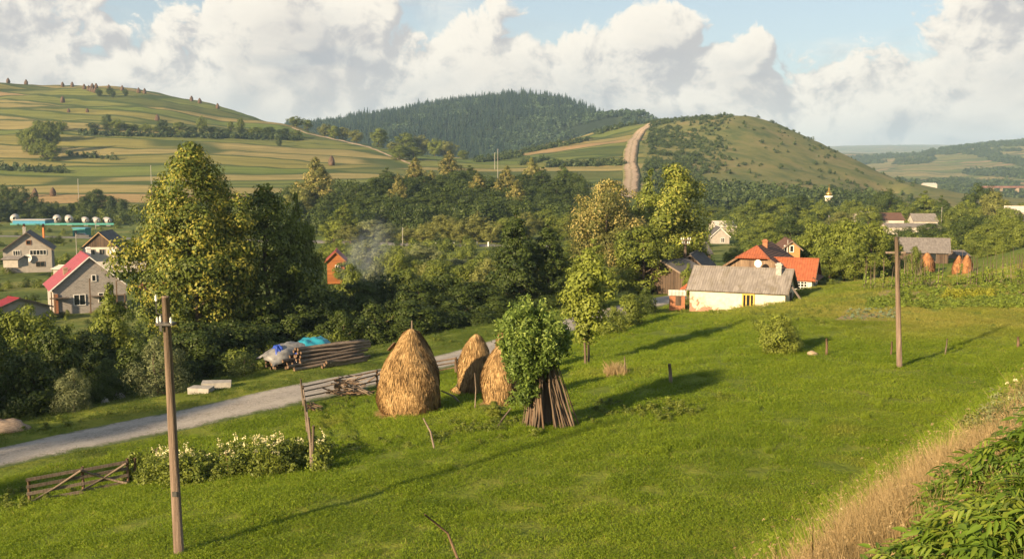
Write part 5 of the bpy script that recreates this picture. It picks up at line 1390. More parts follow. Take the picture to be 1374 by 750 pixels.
# far haystacks on the field hill
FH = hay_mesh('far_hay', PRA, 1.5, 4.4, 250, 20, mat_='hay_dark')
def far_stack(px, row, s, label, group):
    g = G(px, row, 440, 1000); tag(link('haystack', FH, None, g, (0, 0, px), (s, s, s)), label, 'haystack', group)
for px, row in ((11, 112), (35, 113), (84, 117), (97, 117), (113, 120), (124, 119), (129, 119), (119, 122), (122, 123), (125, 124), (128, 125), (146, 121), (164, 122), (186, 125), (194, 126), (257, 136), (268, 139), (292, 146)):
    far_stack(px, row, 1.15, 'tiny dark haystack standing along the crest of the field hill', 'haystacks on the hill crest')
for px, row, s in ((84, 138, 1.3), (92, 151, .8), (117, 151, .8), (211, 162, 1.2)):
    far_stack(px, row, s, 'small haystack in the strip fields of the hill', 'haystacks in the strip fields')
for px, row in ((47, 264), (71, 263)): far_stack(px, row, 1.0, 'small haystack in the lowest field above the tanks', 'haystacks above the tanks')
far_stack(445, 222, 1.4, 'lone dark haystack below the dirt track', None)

# ------------------------------------------------------------------ sticks leaning on the stacks
def stick(px0, py0, px1, py1, rad, name, label, cat='pole', mat_='wood_grey', dY=0.0, bend=.05):
    a = G(px0, py0); b = P(px1, py1, a[1] + dY) - a
    q = np.array([(0, 0, -.15), b * .5 + np.array([bend, 0, bend]), b])
    tag(link(name, MB().tube(q, [rad, rad * .9, rad * .7], 6).mesh(name, [M[mat_]], True), None, a), label, cat)
stick(584, 602, 568, 561, .04, 'prop_stick', 'pale stick leaning on the front of the largest haystack', dY=1.0)
stick(622, 541, 592, 524, .05, 'prop_stick', 'dark pole lying slantwise between the two haystacks', dY=1.2)
stick(637, 549, 637, 500, .03, 'prop_stick', 'thin upright pale stick in front of the slim haystack', dY=.3)
stick(606, 524, 630, 492, .03, 'prop_stick', 'thin stick slanting across the slim haystack from the left', dY=1.0)
stick(660, 580, 685, 548, .04, 'prop_stick', 'dark stick leaning towards the willow from the weeds', dY=1.5)
stick(618, 752, 570, 690, .035, 'dead_branch', 'bare dark branch sticking out of the meadow grass', 'branch', 'wood_brown', dY=-.4, bend=.12)

# ------------------------------------------------------------------ willow with poles leaning around it
g = G(742, 577); Yw_ = g[1] + .9; xw = XofPx(733, Yw_); zw_ = h1(xw, Yw_); sW = Yw_ / F
e = empty('pollard_willow', (xw, Yw_, zw_)); tag(e, 'leafy willow crown rising from a bundle of leaning poles', 'willow')
cr = MB(); r = np.random.default_rng(5); Hw = (577 - 405) * sW
ctr = np.array([(P(714, 462, Yw_)[0] - xw), 0, P(714, 460, Yw_)[2] - zw_]); rx = 46 * sW; rz_ = 50 * sW
n = 240; d = r.normal(0, 1, (n, 3)); d /= np.linalg.norm(d, axis=1)[:, None]; q = r.uniform(.35, 1, n) ** .5
C = ctr + d * q[:, None] * np.array([rx, rx, rz_]) * (1 + .16 * np.sin(3 * np.arctan2(d[:, 2], d[:, 0]) + 1)[:, None])
C = np.r_[C, ctr + np.c_[r.normal(-.3, .3, 14), r.normal(-.5, .3, 14), r.uniform(-1.5, -1.0, 14) * rz_]]
k = r.integers(0, len(C), 21000); dd = r.normal(0, 1, (21000, 3)); dd /= np.linalg.norm(dd, axis=1)[:, None]
Pp = C[k] + dd * r.uniform(.05, .26, (21000, 1)) * np.array([1, 1, 1.5]); out = Pp - ctr; out /= np.linalg.norm(out, axis=1)[:, None]
vr = r.uniform(0, .95, 21000); vr = np.where((r.uniform(0, 1, 21000) < .18) & (out[:, 2] > .1), 1 + vr, vr)
leaf_cards(cr, Pp, out * .5 + r.normal(0, .7, (21000, 3)), r.uniform(.12, .23, 21000), .36, r, vr)
for i in range(90):
    d_ = r.normal(0, 1, 3); d_[2] += .35; d_ /= np.linalg.norm(d_); p_ = ctr + d_ * np.array([rx, rx, rz_]) * .85; u_ = d_ * .6 + np.array([0, 0, .5]) + r.normal(0, .25, 3); u_ /= np.linalg.norm(u_)
    t_ = r.uniform(0, r.uniform(.35, .8), 26); leaf_cards(cr, p_ + u_ * t_[:, None] + r.normal(0, .05, (26, 3)), r.normal(0, 1, (26, 3)), r.uniform(.12, .22, 26), .32, r, np.where(r.uniform(0, 1, 26) < .4, 1, 0) + r.uniform(0, .95, 26))
tk = MB().tube([(0, 0, -.2), (.05, 0, Hw * .3), (-.2, .05, Hw * .55)], [.2, .16, .08], 8)
for i in range(12): tk.tube([(-.05, 0, Hw * .34), tuple((np.array([0, 0, Hw * .4]) + C[i]) / 2), tuple(C[i])], [.05, .035, .012], 5)
part('crown', cr, M['willow'], e)
part('trunk', tk, M['bark'], e, True)
for i in range(110):
    a = r.uniform(0, 6.283); rb = r.uniform(.85, 1.0) * 42 * sW; rr_ = math.sqrt(r.uniform(.5, 1))
    bx, by = rb * rr_ * math.cos(a) + .12, rb * rr_ * .85 * math.sin(a)
    tz = r.uniform(.36, .66) * Hw; tx, ty = bx * .28 - .12 + r.normal(0, .06), by * .28 + r.normal(0, .06)
    gz0 = h1(xw + bx, Yw_ + by) - zw_
    p0 = np.array([bx, by, gz0 - .05]); p1 = np.array([tx, ty, tz]); pm = (p0 + p1) / 2 + r.normal(0, .05, 3)
    rd = r.uniform(.018, .046)
    part('pole', MB().tube([p0, pm, p1], [rd, rd * .9, rd * .55], 6), M['bark'] if i % 4 else M['wood_brown'], e, True)

# ------------------------------------------------------------------ utility poles
def pole(px0, py0, px1, py1, r0, r1, name, label, mat_):
    g = G(px0, py0); t = P(px1, py1, g[1]) - g
    e = empty(name, g); tag(e, label, 'pole')
    part('shaft', MB().tube([-t * .05, t * .5, t], [r0 * 1.02, (r0 + r1) / 2, r1], 14), mat_, e, True)
    return e, t
def insulator(e, p, s=1.0):
    p = np.array(p); o = part('insulator', MB().tube([p, p + [0, 0, .06 * s], p + [0, 0, .1 * s], p + [0, 0, .13 * s], p + [0, 0, .2 * s]], np.array([.02, .055, .03, .05, .02]) * s, 8), M['ceramic'], e, True)
e, t = pole(240, 741, 222, 399, .128, .092, 'utility_pole', 'tall brown utility pole with insulators, standing at the meadow edge by the flowers', M['pole_concrete'])
part('pole_cap', MB().tube([t, t + np.array([0, 0, .03])], [.096, .085], 14), M['pole_concrete'], e)
q = t * .90
part('bracket', MB().box(q + [-.02, -.02, 0], (.42, .32, .06)).box(q + [-.10, -.14, -.09], (.06, .06, .16)).tube([q - [0, 0, .05], q + [0, 0, .05]], .115, 12), M['metal_dark'], e)
for dx, dy in ((-.19, -.12), (-.19, .10), (.15, -.14)): insulator(e, q + [dx, dy, .03], .75)
q2 = t * .97
part('pin', MB().tube([q2 + [-.10, 0, -.25], q2 + [-.24, 0, -.2], q2 + [-.24, 0, .12]], .014, 6), M['metal_dark'], e); insulator(e, q2 + [-.24, 0, .1], .8)
part('number_plate', MB().box(t * .24 + [.01, -.128, 0], (.11, .02, .13)), M['metal_dark'], e)
e, t = pole(1207, 493, 1203, 318, .135, .095, 'utility_pole', 'bare concrete utility pole standing in the meadow before the vegetable garden', M['pole_concrete'])
part('crossarm', MB().box(t * .995 + [0, -.02, -.02], (.30, .05, .05)), M['metal_dark'], e)
part('crossarm', MB().box(t * .88 + [0, .16, 0], (.95, .08, .09)), M['wood_grey'], e)
part('pin', MB().tube([t + [.02, 0, -.1], t + [.04, 0, .12]], .02, 6), M['metal_dark'], e)
# A-frame wooden pole by the cottage
g = G(921, 386, 90, 120); T = P(920, 320, g[1]) - g; e = empty('utility_pole', g); tag(e, 'wooden A-frame utility pole with crossarms left of the cottage', 'pole')
part('shaft', MB().tube([(0, 0, -.3), T], [.16, .11], 10), M['wood_grey'], e, True); part('brace', MB().tube([(-.55, 0, -.3), T * .9 + [-.05, 0, 0]], [.15, .1], 10), M['wood_grey'], e, True)
for z, w in ((.97, .9), (.90, .7)):
    part('crossarm', MB().box(T * z + [0, -.12, 0], (w * 1.4, .1, .1)), M['wood_grey'], e)
    for u in (-.6, -.3, .3, .6): insulator(e, T * z + [u * w, -.12, .05], 1.4)
far_p = [(540, 330, 305, 'thin grey utility pole beside the highway near the smoke', 250), (668, 222, 200, 'thin pole on the field hill beside the dirt track', 560), (664, 229, 205, 'far pale pole standing at the valley edge below the spruce hill', 640),
         (1047, 312, 298, 'white lamp post among the village trees behind the red roofs', 260), (1112, 300, 289, 'pale post above the orchard crowns', 290), (1263, 290, 278, 'white chimney-like post between the village roofs', 330), (1058, 336, 322, 'thin pale flue standing beside the brick-gabled house', 128),
         (101, 335, 313, 'white sign post in front of the teal kiosk', 240), (128, 310, 295, 'brown post behind the teal kiosk', 320), (107, 268, 240, 'thin pole at the foot of the field hill', 470), (205, 262, 222, 'thin pole standing in the lower field of the hill', 540)]
for px, b0, tp, lab, Y in far_p:
    x = XofPx(px, Y); z = h1(x, Y); tz = P(px, tp, Y)[2]
    rd = max(.09, .8 * Y / F * .5)
    tag(link('post', MB().tube([(0, 0, -.5), (0, 0, tz - z)], [rd, rd * .8], 6).tube([(0, 0, tz - z - .5), (.4, 0, tz - z - .3)], rd * .4, 5).mesh('post', [M['concrete']]), None, (x, Y, z)), lab, 'post')
# white kerb posts of the highway
for px in (585, 600, 609, 624, 640, 655):
    g = G(px, 331, 200, 330); tag(link('marker_post', MB().box((0, 0, .5), (.3, .2, 1.3)).box((0, -.11, .75), (.26, .03, .2)).mesh('marker_post', [M['white']]), None, g), 'white marker post along the highway edge', 'post', 'white highway marker posts')

# ------------------------------------------------------------------ fences
def rail(mb, a, b, r, sag=.03):
    a, b = np.array(a), np.array(b); m = (a + b) / 2 + [0, 0, -sag]
    mb.tube([a, m, b], [r, r * .95, r], 6)
def rail_fence(name, label, posts, heights, rails, pr=.06, mat_='wood_brown', tilt=None):
    """posts: list of ground points; a post and the rails of each bay are parts"""
    e = empty(name, posts[0]); o = np.array(posts[0]); tag(e, label, 'fence')
    for i, p in enumerate(posts):
        p = np.array(p) - o; tt = np.array(tilt[i] if tilt else (0, 0))
        part('post', MB().tube([p - [0, 0, .3], p + [tt[0], tt[1], heights[i]]], [pr * 1.1, pr * .9], 7), M[mat_], e, True)
        if i:
            for f in rails:
                mb = MB(); z0, z1 = heights[i - 1] * f, heights[i] * f
                rail(mb, np.array(posts[i - 1]) - o + [0, -.06, z0 + rnd.uniform(-.03, .03)], p + [0, -.06, z1 + rnd.uniform(-.03, .03)], pr * .62)
                part('rail', mb, M['wood_grey'] if rnd.random() < .4 else M[mat_], e, True)
    return e
fp = [G(x, y) for x, y in ((407, 541), (455, 529), (506, 518), (560, 508), (612, 500))]
e = rail_fence('rail_fence', 'dark two-rail pole fence running along the road behind the largest haystack', fp, [1.0, 1.0, 1.0, 1.0, 1.0], (.95, .68, .35), .07)
mb = MB(); q0 = fp[2] - fp[0]; rail(mb, q0 + [-.9, -.1, 0], q0 + [.5, -.1, 1.1], .045); part('brace', mb, M['wood_brown'], e, True)
fp = [G(x, y) for x, y in ((612, 501), (645, 494))]
rail_fence('rail_fence', 'short fence bay with a stout post beside the slim haystack', fp, [.95, .9], (.9, .55, .2), .10)
# old fence going from the corner towards the flowers
fp = [G(x, y) for x, y in ((408, 545), (413, 580), (418, 632))]
e = rail_fence('corner_fence', 'crooked old fence end descending from the rail corner to the flowers', fp, [1.5, 1.5, 1.6], (.3, .62), .055, 'wood_grey', [(-.15, 0), (-.12, .05), (.1, 0)])
# hurdle gate
ga = [G(x, y) for x, y in ((40, 676), (112, 662), (172, 650))]
e = empty('hurdle_gate', ga[0]); o = ga[0]; tag(e, 'weathered plank hurdle gate with crossed braces at the meadow corner', 'gate')
for i, p in enumerate(ga): part('post', MB().tube([p - o - [0, 0, .3], p - o + [0, 0, 1.0 if i else .85]], .055, 7), M['wood_brown'], e, True)
for f in (.12, .42, .68, .92):
    for i in (0, 1):
        a_, b_ = ga[i] - o, ga[i + 1] - o; mb = MB(); d_ = b_ - a_; ang = math.atan2(d_[1], d_[0])
        mid_ = (a_ + b_) / 2 + [0, -.08, f * .95 + rnd.uniform(-.03, .03)]; sl = math.atan2(d_[2], np.hypot(d_[0], d_[1]))
        Rm = np.array(Matrix.Rotation(ang, 3, 'Z') @ Matrix.Rotation(-sl, 3, 'Y'))
        mb.box(mid_, (np.linalg.norm(d_) + .1, .035, .11), Rm); part('plank', mb, M['wood_grey'], e)
for i, (fa, fb) in ((0, (.05, .9)), (1, (.9, .1)), (1, (.15, .85))):
    mb = MB(); rail(mb, ga[i] - o + [0, -.14, fa], ga[i + 1] - o + [0, -.14, fb], .04); part('brace', mb, M['wood_grey'], e, True)
# single stakes
for (x0, y0, x1, y1, rd, lab, m) in [(180, 648, 181, 614, .06, 'reddish stake at the right end of the hurdle gate', 'wood_brown'), (198, 636, 212, 600, .035, 'thin stake leaning left of the white flowers', 'wood_grey'), (213, 630, 208, 602, .03, 'thin stake crossing its neighbour by the white flowers', 'wood_grey'),
                                     (418, 632, 414, 560, .05, 'crooked grey stake at the right end of the white flowers', 'wood_grey'), (306, 640, 303, 604, .04, 'brown stake standing among the white flowers', 'wood_brown'),
                                     (900, 514, 898, 488, .09, 'short grey fence stump standing alone in the meadow', 'wood_grey'), (1109, 476, 1109, 454, .07, 'rusty stake to the right of the round bush', 'wood_brown'), (1195, 478, 1197, 458, .05, 'rusty low stake beside the meadow utility pole', 'wood_brown'),
                                     (1268, 476, 1271, 454, .04, 'thin leaning stake in the meadow right of the utility pole', 'wood_grey'), (1366, 466, 1366, 452, .08, 'rusty stump at the far right of the meadow', 'wood_brown'), (838, 505, 838, 478, .04, 'thin stake by the tall dry grass tuft', 'wood_grey')]:
    g = G(x0, y0); t = P(x1, y1, g[1]) - g
    tag(link('stake', MB().tube([-t * .1, t * .55 + [.02, 0, 0], t], [rd, rd * .9, rd * .8], 7).mesh('stake', [M[m]], True), None, g), lab, 'stake')

# ------------------------------------------------------------------ brush heap by the fence, boulders, sand
def heap(px, py, n, L, rw, rd, hh, name, label, seed, mat_=('wood_grey', 'wood_brown', 'log_bark')):
    g = G(px, py); r = np.random.default_rng(seed); e = empty(name, g); tag(e, label, 'brush pile')
    for i in range(n):
        a = r.normal(-.55, .45); l = L * r.uniform(.5, 1.1); c = np.array([r.normal(0, rw), r.normal(0, rd), 0]); c[2] = h1(g[0] + c[0], g[1] + c[1]) - g[2] + hh * r.uniform(.05, 1) * max(.15, 1 - abs(c[0]) / (rw * 2.4))
        d = np.array([math.cos(a), .6 * math.sin(a) * r.choice([-1, 1]), r.normal(-.15, .25)]) * l / 2
        q = r.uniform(.025, .055)
        part('branch', MB().tube([c - d, c + r.normal(0, .06, 3), c + d], [q, q * .9, q * .5], 5), M[mat_[i % len(mat_)]], e, True)
heap(470, 531, 64, 1.5, .55, .4, 1.05, 'brush_pile', 'heap of cut branches against the rail fence left of the largest haystack', 3)
heap(421, 552, 16, 1.0, .2, .2, .5, 'brush_pile', 'small tangle of twigs at the rail fence corner', 4)
def boulder(px, py, w, d, h, name, label, seed, mat_='stone', boxy=False, cat='boulder', rot=0.0):
    g = G(px, py); r = np.random.default_rng(seed); b = MB()
    if boxy:
        V = np.array([(i, j, k) for k in (-.2, 1) for i, j in ((-1, -1), (1, -1), (1, 1), (-1, 1))], float) * [w / 2, d / 2, h] + r.normal(0, .03, (8, 3)); b.hull8(V)
    else:
        k, m = 12, 7
        th, ph = np.meshgrid(np.arange(k) * 6.283 / k, np.linspace(0, math.pi * .62, m)); q = 1 + r.normal(0, .09, th.shape)
        V = np.stack([w / 2 * q * np.sin(ph) * np.cos(th), d / 2 * q * np.sin(ph) * np.sin(th), h * np.cos(ph) * q], -1); ii = np.arange(m * k).reshape(m, k)
        b.add(V.reshape(-1, 3), np.stack([ii[:-1], ii[1:], np.roll(ii[1:], -1, 1), np.roll(ii[:-1], -1, 1)], -1).reshape(-1, 4))
    tag(link(name, b.mesh(name, [M[mat_]], not boxy), None, g, (0, 0, rot)), label, cat)
boulder(291, 521, 1.7, .8, .42, 'concrete_slab', 'long concrete slab lying beside the road right of the utility pole', 1, 'concrete', True, 'slab', R(12))
boulder(270, 527, 1.3, .8, .35, 'concrete_slab', 'broken concrete slab tucked against the long slab', 2, 'concrete', True, 'slab', R(-8))
boulder(158, 537, .95, .6, .48, 'boulder', 'pale boulder on the verge below the grey-green shrub', 3)
boulder(141, 542, .5, .4, .4, 'boulder', 'small pale boulder leaning beside the larger one', 4)
boulder(3, 577, 3.0, 1.6, .55, 'sand_heap', 'heap of brown sand on the verge at the road bend', 5, 'log_bark', cat='sand heap')
boulder(1090, 476, .6, .4, .2, 'boulder', 'low reddish boulder at the foot of the round bush', 6, 'sand')

# ------------------------------------------------------------------ log pile with tarpaulins
la, lb = G(384, 499), G(497, 482)          # front line of the pile
dl = lb - la; Ll = np.linalg.norm(dl[:2]); ax = dl / np.linalg.norm(dl); nrm = np.array([-ax[1], ax[0], 0]) ; nrm /= np.linalg.norm(nrm)
LOG = {}
def log_mesh(L, r, seed):
    q = np.random.default_rng(seed); b = MB(); t = np.linspace(-.5, .5, 6)
    b.tube(np.c_[t * L, q.normal(0, .02, 6), q.normal(0, .02, 6)], r * np.linspace(1.05, .85, 6), 9, 0, False)
    k = 9
    for s, i in ((0, 0), (1, 5)):
        b.f.append((np.array([[i * k + j for j in range(k)]]), 1))
    return b.mesh('log', [M['log_bark'], M['log_end']], True)
logs = [log_mesh(L, r, i) for i, (L, r) in enumerate([(5.6, .12), (5.2, .10), (4.6, .13), (5.0, .09), (6.0, .11)])]
r = np.random.default_rng(9); nlog = 0; yawl = math.atan2(ax[1], ax[0])
for row in range(6):
    for i in range(8 - row):
        off = nrm * (i * .27 + row * .14) + ax * (Ll * .5 + r.normal(.25 + row * .12, .28))
        p = la + off; z = h1(p[0], p[1]) + .12 + row * .225
        tag(link('log', logs[(nlog * 3) % 5], None, (p[0], p[1], z), (r.uniform(0, 6), -math.asin(ax[2]) + r.normal(0, .012), yawl + r.normal(0, .025))),
            'debarked reddish log in the long pile beside the gravel road', 'log', 'logs in the roadside pile'); nlog += 1
M['log_pale'] = plain('pale_log', (.5, .27, .13), (.3, .15, .08), 5, .8, .4)
for i in range(3):
    p = la + ax * (Ll * .55 + i * .1) - nrm * (.28 + i * .05); l = link('log', log_mesh(3.6, .12, 30 + i), None, (p[0] + .6, p[1], h1(p[0], p[1]) + .12 + i * .13), (0, 0, yawl + .03 * i)); tag(l, 'freshly cut orange-ended log lying in front of the long pile', 'log', 'fresh logs in front of the pile')
# covered old pile behind, with draped sheets
def sheet(name, label, mat_, c, wx, wy, hz, seed, edge=.35, nx=26, ny=16):
    q = np.random.default_rng(seed); s, t = np.meshgrid(np.linspace(-1, 1, nx), np.linspace(-1, 1, ny))
    ph = q.uniform(0, 6.28, 6)
    z = hz * (1 - np.clip(np.abs(s) ** 4 * .7, 0, 1)) * (1 - np.clip(np.abs(t) ** 2.6 * edge * 2, 0, 1)) + .06 * np.sin(s * 9 + ph[0] + t * 3) + .05 * np.sin(t * 11 + ph[1] - s * 5) + .03 * np.sin(s * 23 + t * 17 + ph[2])
    s = s + .05 * np.sin(t * 7 + ph[3]); t = t + .07 * np.sin(s * 6 + ph[4])
    loc = c[:, None, None] + ax[:, None, None] * (s * wx)[None] + nrm[:, None, None] * (t * wy)[None]
    V = np.stack([loc[0], loc[1], loc[2] + z], -1); ii = np.arange(nx * ny).reshape(ny, nx)
    b = MB().add((V - c).reshape(-1, 3), np.stack([ii[:-1, :-1], ii[:-1, 1:], ii[1:, 1:], ii[1:, :-1]], -1).reshape(-1, 4))
    o = link(name, b.mesh(name, [mat_], True), None, c); sd_ = o.modifiers.new('thickness', 'SOLIDIFY'); sd_.thickness = .012
    return tag(o, label, 'tarpaulin')
ct = la + nrm * 2.7 + ax * (Ll * .36); ct[2] = h1(ct[0], ct[1])
for row in range(4):
    for i in range(5):
        p = ct + nrm * (i * .3 - .7 + row * .1) + ax * r.normal(.2, .15)
        tag(link('log', logs[(nlog * 3) % 5], None, (p[0], p[1], h1(p[0], p[1]) + .14 + row * .24), (0, 0, yawl + r.normal(0, .03)), (.78, 1, 1)), 'grey old log under the tarpaulins', 'log', 'old logs under the tarpaulins'); nlog += 1
sheet('grey_tarpaulin', 'crumpled grey sheet draped over the old log pile', M['grey_tarp'], ct + [0, 0, .45], 2.45, 1.3, 1.25, 1)
sheet('teal_tarpaulin', 'bright teal tarpaulin on top of the old log pile', M['teal_tarp'], ct + ax * 1.35 + nrm * .0 + [0, 0, .7], 1.4, 1.3, 1.15, 2)
sheet('blue_tarpaulin', 'strip of dark blue sheet below the teal tarpaulin', M['blue_tarp'], ct + ax * .1 - nrm * 1.05 + [0, 0, .5], 1.1, .4, .75, 3)
sheet('blue_tarpaulin', 'small blue flap at the left end of the old log pile', M['blue_tarp'], ct - ax * 1.6 - nrm * .3 + [0, 0, .6], .4, .6, 1.1, 4)

# ------------------------------------------------------------------ white flowering plants by the gate
def flower_meshes(seed):
    r = np.random.default_rng(seed); st = MB(); bl = MB(); n = 420
    for i in range(9):
        a = r.uniform(0, 6.28); q = r.uniform(.05, .4); h = r.uniform(.8, 1.25)
        top = np.array([q * math.cos(a) * 1.3, q * math.sin(a) * 1.3, h]); st.tube([(q * math.cos(a) * .5, q * math.sin(a) * .5, -.05), top * [.8, .8, .5], top], [.014, .011, .007], 4)
        if i < 3:
            m = 9; C = top + r.normal(0, .05, (m, 3)); leaf_cards(bl, C, r.normal(0, 1, (m, 3)) + [0, -.3, .4], .075, .75, r, r.uniform(0, .95, m))
    C = np.c_[r.normal(0, .26, (n, 2)), r.uniform(.03, .95, n)]; leaf_cards(st, C, r.normal(0, .6, (n, 3)) + [0, 0, .6], r.uniform(.08, .18, n), .5, r, r.uniform(0, .95, n), 0)
    return st.mesh('flower_foliage', [M['midgreen']]), bl.mesh('flower_blossom', [M['petal']])
FM = [flower_meshes(s) for s in (1, 2, 3)]
def flower(x, y, s, label, group):
    e = empty('flowering_plant', (x, y, h1(x, y)), rnd.uniform(0, 6.28), (s, s, s)); tag(e, label, 'flower', group); st, bl = rnd.choice(FM); link('foliage', st, e); link('blossom', bl, e)
for i in range(34):
    f = rnd.random(); px = 205 + f * 232; row = 652 - f * 20 - rnd.random() * 20
    g = G(px, row); flower(g[0], g[1], rnd.uniform(.75, 1.05), 'white-flowering garden plant in the bed between the gate and the rail fence', 'white flowers by the gate')
pp = []
for i in range(170):
    f = rnd.random(); g = G(165 + f * 275, 660 - f * 26 - rnd.random() * 30); pp.append(g)
WD = [mini('weed_%d' % i, .8, .9, 'bush', 20, 420, .13, 110 + i, 'crop', clump=.2, hollow=.1) for i in range(3)]
WD2 = [mini('low_weed_%d' % i, .8, .9, 'bush', 20, 420, .11, 115 + i, 'midgreen', clump=.2, hollow=.1) for i in range(3)]
pp = np.array(pp); n = len(pp); scatter('flower_bed_foliage', 'dense green foliage of the flower bed', pp, rng.uniform(0, 6.28, n), rng.uniform(.5, .95, n), WD2)
# weeds around the stacks, corner, willow foot and along the house
wp = [G(px + rnd.gauss(0, sx_), py + rnd.gauss(0, sy_)) for px, py, sx_, sy_, k in ((640, 578, 25, 5, 34), (20, 672, 26, 8, 22), (440, 545, 25, 8, 22), (860, 552, 50, 9, 46), (520, 596, 60, 8, 30), (915, 416, 10, 4, 14), (700, 575, 20, 5, 18), (600, 455, 70, 6, 40), (80, 560, 60, 12, 34), (1000, 420, 40, 1.5, 22), (1090, 424, 22, 8, 26)) for _ in range(k)]
wp = np.array(wp); wp = wp[np.abs(road_sd(wp[:, 0], wp[:, 1])[0]) > 3.2]; n = len(wp); sw_ = rng.uniform(.3, .7, n); scatter('weeds', 'low leafy weeds in the meadow corners', wp, rng.uniform(0, 6.28, n), np.c_[sw_, sw_, sw_ * rng.uniform(.4, .8, n)], WD2)
tree(662, 536, 40.5, 'young', 'yellowgreen', 'small yellow-green shrub in front of the willow-side haystack', wpx=36, name='shrub', cat='shrub', base_row=585)
# tall dry grass tuft in the meadow
TG = [blades(150, .5, .4, .9, .014, 70 + i, 'drygrass', .22, heads=40) for i in range(2)]
tp = np.array([G(826 + rnd.gauss(0, 8), 504 + rnd.gauss(0, 2)) for _ in range(12)]); scatter('dry_grass_tuft', 'pale tall dry grass tuft in the meadow', tp, rng.uniform(0, 6.28, 12), rng.uniform(.7, 1.1, 12), TG)

# ------------------------------------------------------------------ vegetable garden
BP = MB().tube([(0, 0, -.2), (.02, 0, 1.2), (0, .02, 2.5)], [.03, .026, .02], 5).mesh('bean_pole', [M['wood_grey']], True)
vine = MB(); r = np.random.default_rng(31); leaf_cards(vine, np.c_[r.normal(0, .12, (70, 2)), r.uniform(0, 1.2, 70)], r.normal(0, 1, (70, 3)), .15, .8, r, r.uniform(0, .95, 70)); VN = vine.mesh('bean_vine', [M['crop']])
for i in range(62):
    px = 1158 + rnd.random() * 216; row = 400 - rnd.random() ** 1.4 * 48 * (.35 + .65 * (px - 1158) / 216)
    g = G(px, row, 85, 160); e = empty('bean_pole', g, rnd.uniform(0, 6), (1, 1, rnd.uniform(.75, 1.15))); e.rotation_euler = (rnd.gauss(0, .05), rnd.gauss(0, .05), rnd.uniform(0, 6))
    link('pole', BP, e); link('vine', VN, e, scale=(1, 1, rnd.uniform(.5, 1.3))); tag(e, 'thin bean pole with climbing vine in the vegetable garden', 'pole', 'bean poles in the vegetable garden')
cp = [G(1165 + rnd.random() * 230, 414 - rnd.random() * 12) for _ in range(260)] + [G(1190 + rnd.random() * 200, 402 - rnd.random() * 36) for _ in range(380)]
cp = np.array(cp); n = len(cp); scatter('vegetable_rows', 'green vegetable rows between the bean poles', cp, rng.uniform(0, 6.28, n), np.c_[rng.uniform(.6, 1.1, (n, 2)), rng.uniform(.25, .6, n)], WD)
YL = [mini('yellow_crop', .7, 1.0, 'bush', 16, 300, .13, 120, 'cropyellow', clump=.2, hollow=.1)]
yp = np.array([G(1270 + rnd.random() * 62, 402 - rnd.random() * 5) for _ in range(60)]); scatter('yellow_crop', 'yellow-leaved row in the vegetable garden', yp, rng.uniform(0, 6.28, 60), rng.uniform(.7, 1.1, 60), YL)
cab = MB(); r = np.random.default_rng(8); a = r.uniform(0, 6.28, 16); leaf_cards(cab, np.c_[.14 * np.cos(a), .14 * np.sin(a), r.uniform(.05, .25, 16)], np.c_[np.cos(a) * .7, np.sin(a) * .7, np.full(16, .7)], .3, .85, r, r.uniform(0, .9, 16)); CB = cab.mesh('cabbage', [M['cabbage']])
for i in range(10):
    for j in range(4):
        g = G(1135 + i * 7 + j * 1.5 + rnd.gauss(0, 1.2), 428 - j * 3.6 + rnd.gauss(0, .4)); tag(link('cabbage', CB, None, g, (0, 0, rnd.uniform(0, 6)), (rnd.uniform(.5, .85),) * 3), 'grey-green cabbage in the bare earth bed', 'cabbage', 'cabbages in the bare bed')

# ------------------------------------------------------------------ bank in the foreground: dry grass, weeds, elder bush
def bank_pts(n, y0, y1, s0, s1):
    t = rng.uniform(y0, y1, n); s = rng.uniform(s0, s1, n)
    x = BA[0] + BD[0] * t + BN[0] * s; y = BA[1] + BD[1] * t + BN[1] * s
    return np.stack([x, y, H(x, y)], 1)
DG = [blades(240, .55, .25, .85, .0055, 130 + i, 'drygrass', .30, heads=40) for i in range(4)]
GG = [blades(200, .55, .15, .42, .008, 140 + i, 'grass', .5) for i in range(3)]
pt = bank_pts(620, -5, 7.0, -1.5, 2.0); n = len(pt)
scatter('dry_bank_grass', 'tall bleached dry grass along the edge of the bank', pt, rng.uniform(0, 6.28, n), rng.uniform(.75, 1.15, n), DG, tilt=np.c_[rng.normal(0, .12, n), rng.normal(0, .12, n)])
pt = bank_pts(260, 6, 16, -1.0, 2.0); n = len(pt); scatter('dry_bank_grass', 'weedy dry grass on the far end of the bank', pt, rng.uniform(0, 6.28, n), rng.uniform(.7, 1.2, n), DG + GG)
pt = bank_pts(420, -8, 16, 1.2, 7); n = len(pt); scatter('bank_grass', 'green grass on top of the bank', pt, rng.uniform(0, 6.28, n), rng.uniform(.7, 1.1, n), GG)
pt = bank_pts(420, -6, 16, -4.0, -.8); n = len(pt); scatter('bank_grass', 'long green grass down the side of the bank', pt, rng.uniform(0, 6.28, n), rng.uniform(.7, 1.2, n), GG)
# tall weeds at the far end of the bank
TW = [mini('tall_weed_%d' % i, .95, .55, 'column', 22, 620, .055, 150 + i, m, clump=.2, hollow=.05, asp=.34) for i, m in enumerate(('olive', 'greygreen', 'olive'))]
pt = bank_pts(90, 4.0, 12.0, -.6, 2.6); n = len(pt); scatter('tall_weeds', 'tall seeding weeds at the far end of the bank', pt, rng.uniform(0, 6.28, n), rng.uniform(.7, 1.2, n), TW)
